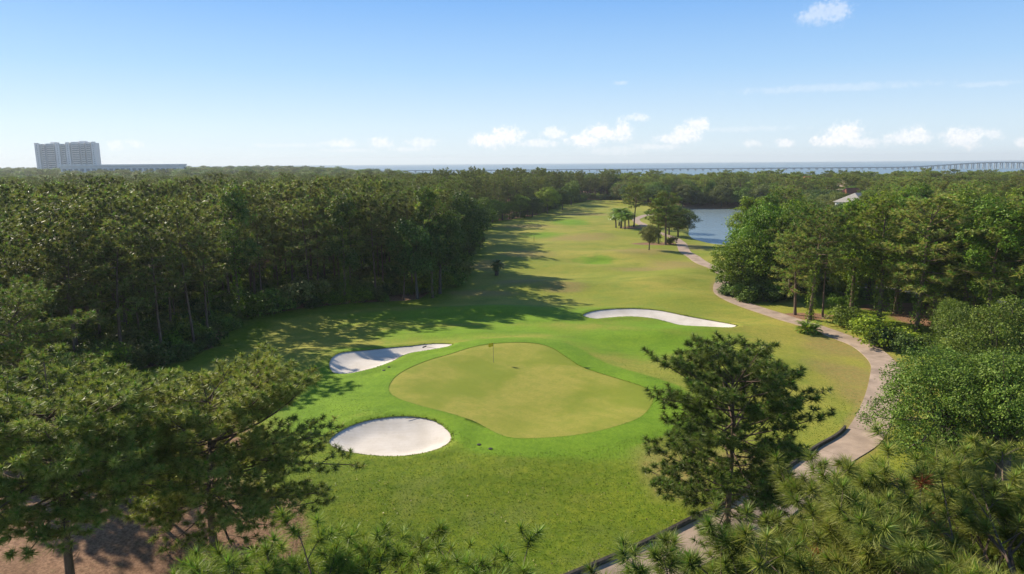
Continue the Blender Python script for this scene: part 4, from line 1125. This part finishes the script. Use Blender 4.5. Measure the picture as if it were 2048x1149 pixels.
for i, (a, c, bal) in enumerate(bays):
    top = HT + (.5 if a < 5 else 2.6) + (1.8, 0, .9, 2.2, .3, 3.0, 1.6, .4, 1.2, 2.0)[i]
    if not bal:
        w_ = bx('stair_bay', a, c, -1.2, 2.4 if a < 5 else 3.9, 0, top, M_WHITE, condo)
        mb = MB()
        for f in range(NS): mb.box((a + c) / 2 - .9, (a + c) / 2 + .9, -1.26, -1.19, f * FH + 1, f * FH + 2.6)
        mb.obj('glazing', M_GLASS, w_)
    else:
        w_ = bx('balcony_bay', a, c, 1.0, 2.4 if a < 5 else 3.9, 0, top, M_WHITE, condo)
        mb = MB()
        for f in range(NS): mb.box(a + .5, c - .5, .93, .99, f * FH + .6, f * FH + 2.9)
        mb.obj('glazing', M_GLASS, w_)
        mb = MB()
        for f in range(NS):
            mb.box(a - .3, c + .3, -1.6, .92, f * FH - .1, f * FH + .15); mb.box(a - .3, c + .3, -1.6, -1.5, f * FH + .16, f * FH + 1.15)
        mb.box(a - .5, a - .31, -1.6, .92, 0, top - .5); mb.box(c + .31, c + .5, -1.6, .92, 0, top - .5)
        mb.obj('balconies', M_WHITE, w_)
bx('penthouse', -32, -18, 8, 18, HT + .6, HT + 4, M_WHITE, condo); bx('penthouse', 24, 40, 9, 19, HT + 2.7, HT + 6, M_WHITE, condo)

# long flat-roofed building in front of it
wx, wy = -500.0, 900.0
wh = empty('flat_roofed_building', (wx, wy, Z(wx, wy)), .12); tag(wh, 'long low building with a white flat roof edge above the treetops', 'building')
bx('wall', -72, 70, 0, 30, 0, 20.4, M_WHITE, wh); bx('roof', -73, 71, -1, 31, 20.41, 22.7, M_WHITE, wh)
for i in range(20): bx('window', -70 + i * 7, -65.5 + i * 7, -.12, -.01, 14.2, 17.6, M_GLASS, wh)

# bridge over the bay
BY = 1900.0
br = empty('bay_bridge', (0, BY, -5)); tag(br, 'long low concrete bridge rising to a hump over the bay', 'bridge')
bz = lambda x: 5.6 + 11.3 * (math.cos(min(1, abs(x - 1330) / 300) * math.pi / 2) ** 2 if abs(x - 1330) < 300 else 0)
dk = MB(); rl_ = MB(); xs = np.arange(-700, 2300, 12.0)
for a, c in zip(xs[:-1], xs[1:]):
    for mb, y0, y1, h0, h1 in ((dk, -6, 6, -1.4, 0), (rl_, -6.2, -6.01, -.3, 1.0), (rl_, 6.01, 6.2, -.3, 1.0)):
        za, zc = bz(a), bz(c)
        V = [(a, y0, za + h0), (c, y0, zc + h0), (c, y1, zc + h0), (a, y1, za + h0), (a, y0, za + h1), (c, y0, zc + h1), (c, y1, zc + h1), (a, y1, za + h1)]
        mb.put(V, Q=[(0, 3, 2, 1), (4, 5, 6, 7), (0, 1, 5, 4), (2, 3, 7, 6)])
dk.obj('deck', M_CONCB, br); rl_.obj('railing', M_CONCB, br)
x = -690.0
while x < 2290:
    zt = bz(x) - 1.4; mb = MB(); big = zt > 4.2
    for yy in (-4, 4): mb.box(x - (1.0 if big else .6), x + (1.0 if big else .6), yy - .8, yy + .8, -3, zt - 1.0)
    mb.box(x - (1.3 if big else 2.4), x + (1.3 if big else 2.4), -5.8, 5.8, zt - .99, zt - .02)
    mb.obj('pier', M_CONCB, br); x += 15.5 if big else 20.5


def house(name, label, x, y, rz, w, d, eave, ridge, wall, roof, hip=.5, deck=False, chim=False):
    o = empty(name, (x, y, Z(x, y)), rz); tag(o, label, 'house')
    bx('wall', -w / 2, w / 2, -d / 2, d / 2, -.3, eave, wall, o)
    e = .6; mb = MB(); rw = w / 2 * (1 - hip)
    V = [(-w / 2 - e, -d / 2 - e, eave), (w / 2 + e, -d / 2 - e, eave), (w / 2 + e, d / 2 + e, eave), (-w / 2 - e, d / 2 + e, eave), (-rw, 0, ridge), (rw, 0, ridge)]
    mb.put(np.array(V) + [0, 0, .02], T=[(0, 4, 3), (1, 2, 5)], Q=[(0, 1, 5, 4), (2, 3, 4, 5), (0, 3, 2, 1)]); r_ = mb.obj('roof', roof, o)
    for i in range(3):
        for f in range(max(1, int(eave // 3))):
            x0 = -w / 2 + w * (i + .5) / 3 - .7
            wn = bx('window', x0, x0 + 1.4, -d / 2 - .06, -d / 2 - .01, .9 + f * 3, 2.3 + f * 3, M_GLASS, o)
            bx('sill', x0 - .1, x0 + 1.5, -d / 2 - .14, -d / 2 - .07, .75 + f * 3, .89 + f * 3, M_WHITE, wn)
    if deck:
        z0 = deck; bx('deck', -w / 2 - 3.2, w / 2 - 1, -d / 2 - 3, -d / 2 - .1, z0 - .3, z0, M_WHITE, o)
        mb = MB()
        for i in range(22): mb.box(-w / 2 - 3.1 + i * .5, -w / 2 - 3.0 + i * .5, -d / 2 - 2.98, -d / 2 - 2.88, z0, z0 + 1)
        mb.box(-w / 2 - 3.2, w / 2 - 1, -d / 2 - 3, -d / 2 - 2.85, z0 + 1.01, z0 + 1.13); mb.obj('railing', M_WHITE, o)
    if chim: bx('chimney', w * .2, w * .2 + .9, -.4, .5, ridge - 1.2, ridge + 1.2, M_PINK, r_)
    return o


house('house', 'white house with a grey roof and white railed deck among the garden trees', 113.5, 228, .5, 9, 10, 8.6, 11.6, M_WHITE, M_GSHING, .6, 6.2)
house('house', 'house with a red tiled hip roof behind the white house', 140, 287, .2, 10, 9, 6.6, 10.8, M_PINK, M_RTILE, .45)
house('house', 'house with a steep grey-brown pyramid roof above the garden trees', 156, 326, .3, 8, 8, 9.6, 13.6, M_PINK, M_BSHING, .98)
house('house', 'small pale house on the far bank of the pond', 95, 376, -.1, 9, 7, 3.2, 5.4, M_PINK, M_BSHING, .4)
house('house', 'house with an orange roof peeping over the far treetops', 149, 352, .2, 6, 8, 11.2, 14.0, M_PINK, M_RTILE, .4)

# ------------------------------------------------------------------ small things on the course
fx, fy = ground_px(987, 724, .75); fz = Z(fx, fy) - .03
fl = empty('flagstick', (fx, fy, fz)); tag(fl, 'thin flagstick with a yellow flag standing in the putting green', 'flag')
mb = MB(); mb.tube([(0, 0, 0), (0, 0, 1.1), (0, 0, 2.25)], [.022, .022, .02], 8, cap=True); mb.obj('pole', M_POLE, fl)
mb = MB(); V = []
for i in range(7):
    for zz in (1.80, 2.22): V += [(-.02 - .085 * i, .05 * math.sin(i * 1.1), zz - .012 * i)]
mb.put(V, Q=[(2 * i, 2 * i + 1, 2 * i + 3, 2 * i + 2) for i in range(6)]); mb.obj('flag_cloth', M_YEL, fl, True)
mb = MB(); th = np.linspace(0, 2 * math.pi, 17)[:-1]
mb.put([(.054 * math.cos(a), .054 * math.sin(a), .012) for a in th] + [(0, 0, .012)], T=[(i, (i + 1) % 16, 16) for i in range(16)]); mb.obj('cup', M_DARK, fl)
gx_, gy_ = ground_px(1068, 482); mk = empty('marker_pole', (gx_, gy_, Z(gx_, gy_))); tag(mk, 'thin dark distance marker pole out on the fairway', 'marker')
mb = MB(); mb.tube([(0, 0, 0), (0, 0, 1.0), (0, 0, 1.9)], [.05, .05, .045], 8, cap=True); mb.obj('post', M_DARK, mk)
mb = MB(); mb.tube([(0, 0, 1.9), (0, 0, 1.97), (0, 0, 2.0)], [.07, .07, .02], 8, cap=True); mb.obj('post_cap', M_POLE, mk)


def rake(px, py, rz, label, z=.5):
    x, y = ground_px(px, py, z); o = empty('bunker_rake', (x, y, Z(x, y) + .03), rz); tag(o, label, 'rake', 'bunker rakes')
    mb = MB(); mb.tube([(0, 0, .03), (.9, 0, .06), (1.8, 0, .05)], [.022, .022, .02], 6, cap=True); mb.obj('handle', M_TIMBER, o)
    mb = MB(); mb.box(1.8, 1.88, -.34, .34, .0, .10)
    for i in range(9): mb.box(1.82, 1.86, -.33 + i * .08, -.30 + i * .08, -.06, -.001)
    mb.obj('rake_head', M_DARK, o)
rake(812, 834, .05, 'rake lying on the grass lip of the oval bunker', .8); rake(873, 697, 2.6, 'rake lying in the sand of the kidney-shaped bunker', .3)
for (px, py, z) in ((768, 747, .4), (778, 741, .4), (958, 885, .7), (981, 893, .7)):
    x, y = ground_px(px, py, z); o = empty('sprinkler_head', (x, y, Z(x, y))); tag(o, 'small dark sprinkler head set in the grass near a bunker', 'sprinkler', 'sprinkler heads')
    mb = MB(); mb.tube([(0, 0, -.05), (0, 0, .035), (0, 0, .05)], [.17, .17, .14], 12, cap=True); mb.obj('lid', M_DARK, o)
    mb = MB(); mb.tube([(0, 0, .05), (0, 0, .07)], [.05, .045], 8, cap=True); mb.obj('nozzle', M_TIMBER, o)

# fallen leaves and coarse grass on the bank in front of the green
Rg = np.random.default_rng(77)
def on_lawn(n, x0, x1, y0, y1):
    x = Rg.uniform(x0, x1, n); y = Rg.uniform(y0, y1, n)
    ok = (sdist(x, y, GREEN, 5) < -2.4) & (seg_dist(x, y, PATH[:140:2], False) > 1.8)
    for P in (B1, B2, B3): ok &= sdist(x, y, P, 5) < -.15
    for (bx_0, by_0, rx, ry) in STRAW[:6]: ok &= ((x - bx_0) / rx) ** 2 + ((y - by_0) / ry) ** 2 > .75
    return x[ok], y[ok]
x, y = on_lawn(150000, -20, 34, 31.5, 84)
keep = Rg.uniform(size=len(x)) < smooth(84, 34, y) ; x, y = x[keep], y[keep]; n = len(x); z = hgt(x, y)
a = Rg.uniform(0, 6.28, n); w = Rg.uniform(.02, .045, n); hh = Rg.uniform(.02, .06, n); le = Rg.normal(size=(n, 2)) * .04
P0 = np.stack([x, y, z], -1); sdv = np.stack([np.cos(a) * w, np.sin(a) * w, 0 * a], -1)
V = np.stack([P0 - sdv, P0 + sdv, P0 + np.stack([le[:, 0], le[:, 1], hh], -1)], 1).reshape(-1, 3)
f = Rg.uniform(size=(n, 1)); C = np.repeat(np.array((.105, .180, .012)) * (1 - f) + np.array((.200, .265, .030)) * f, 3, 0)
mb = MB(); mb.put(V, T=np.arange(3 * n).reshape(-1, 3), c=C); tag(mb.obj('rough_grass', M_LEAF), 'coarse mown grass on the bank before the green', 'grass', kind='stuff')
FV = []; FC = []
for P, nf_, h0, h1 in ((B1, 1500, .02, .08), (B2, 1500, .02, .08), (B3, 1900, .03, .09), (GREEN, 3000, .02, .05)):
    L_ = np.linalg.norm(np.roll(P, -1, 0) - P, axis=1); cs = np.concatenate([[0], np.cumsum(L_)]); u_ = Rg.uniform(0, cs[-1], nf_)
    i_ = np.clip(np.searchsorted(cs, u_) - 1, 0, len(P) - 1); f_ = ((u_ - cs[i_]) / L_[i_])[:, None]
    Q_ = P[i_] * (1 - f_) + P[(i_ + 1) % len(P)] * f_; t_ = unit(P[(i_ + 1) % len(P)] - P[i_]); nn_ = np.column_stack([t_[:, 1], -t_[:, 0]])
    if not inside(np.array([P[0, 0] - nn_[np.argmin(i_), 0] * .05]), np.array([P[0, 1] - nn_[np.argmin(i_), 1] * .05]), P)[0]: nn_ = -nn_
    Q_ = Q_ + nn_ * (np.abs(Rg.normal(size=(nf_, 1))) * .13 - .02)
    zz = hgt(Q_[:, 0], Q_[:, 1]); a_ = Rg.uniform(0, 6.28, nf_); w_ = Rg.uniform(.03, .07, nf_); hh_ = Rg.uniform(h0, h1, nf_)
    p0 = np.column_stack([Q_, zz - .02]); sv = np.column_stack([np.cos(a_) * w_, np.sin(a_) * w_, 0 * a_]); tipv = np.column_stack([-nn_ * Rg.uniform(-.02, .10, (nf_, 1)), hh_])
    FV.append(np.stack([p0 - sv, p0 + sv, p0 + tipv], 1).reshape(-1, 3)); ff = Rg.uniform(size=(nf_, 1))
    FC.append(np.repeat(np.array((.110, .175, .014)) * (1 - ff) + np.array((.260, .255, .060)) * ff, 3, 0))
FV = np.concatenate(FV); mb = MB(); mb.put(FV, T=np.arange(len(FV)).reshape(-1, 3), c=np.concatenate(FC)); tag(mb.obj('fringe_grass', M_LEAF), 'ragged grass fringe round the bunkers and the green', 'grass', kind='stuff')
x, y = on_lawn(420, -19, 12, 31.5, 46); n = len(x); z = hgt(x, y) + .06
mb = MB(); leaves(mb, np.stack([x, y, z], -1), np.tile([[0, 0, 1.0]], (n, 1)), .13, Rg, (.42, .30, .14), (.55, .46, .26)); tag(mb.obj('fallen_leaves', M_LEAF), 'dry fallen leaves scattered on the grass bank', 'leaves', kind='stuff')

# ------------------------------------------------------------------ air
hz, t = material('haze_air')
pv = t.add('ShaderNodeVolumePrincipled', {'Color': (.86, .93, 1.0, 1), 'Density': HAZE, 'Anisotropy': .15})
t.add('ShaderNodeOutputMaterial', {1: pv.outputs[0]})
mb = MB(); mb.box(-9600, 9600, -300, 9600, -14, 78); tag(mb.obj('haze', hz), 'thin pale sea haze over the whole landscape', 'haze', kind='stuff')
print('TIME', time.time() - T0, 'tris', sum(len(me.polygons) for me in bpy.data.meshes))
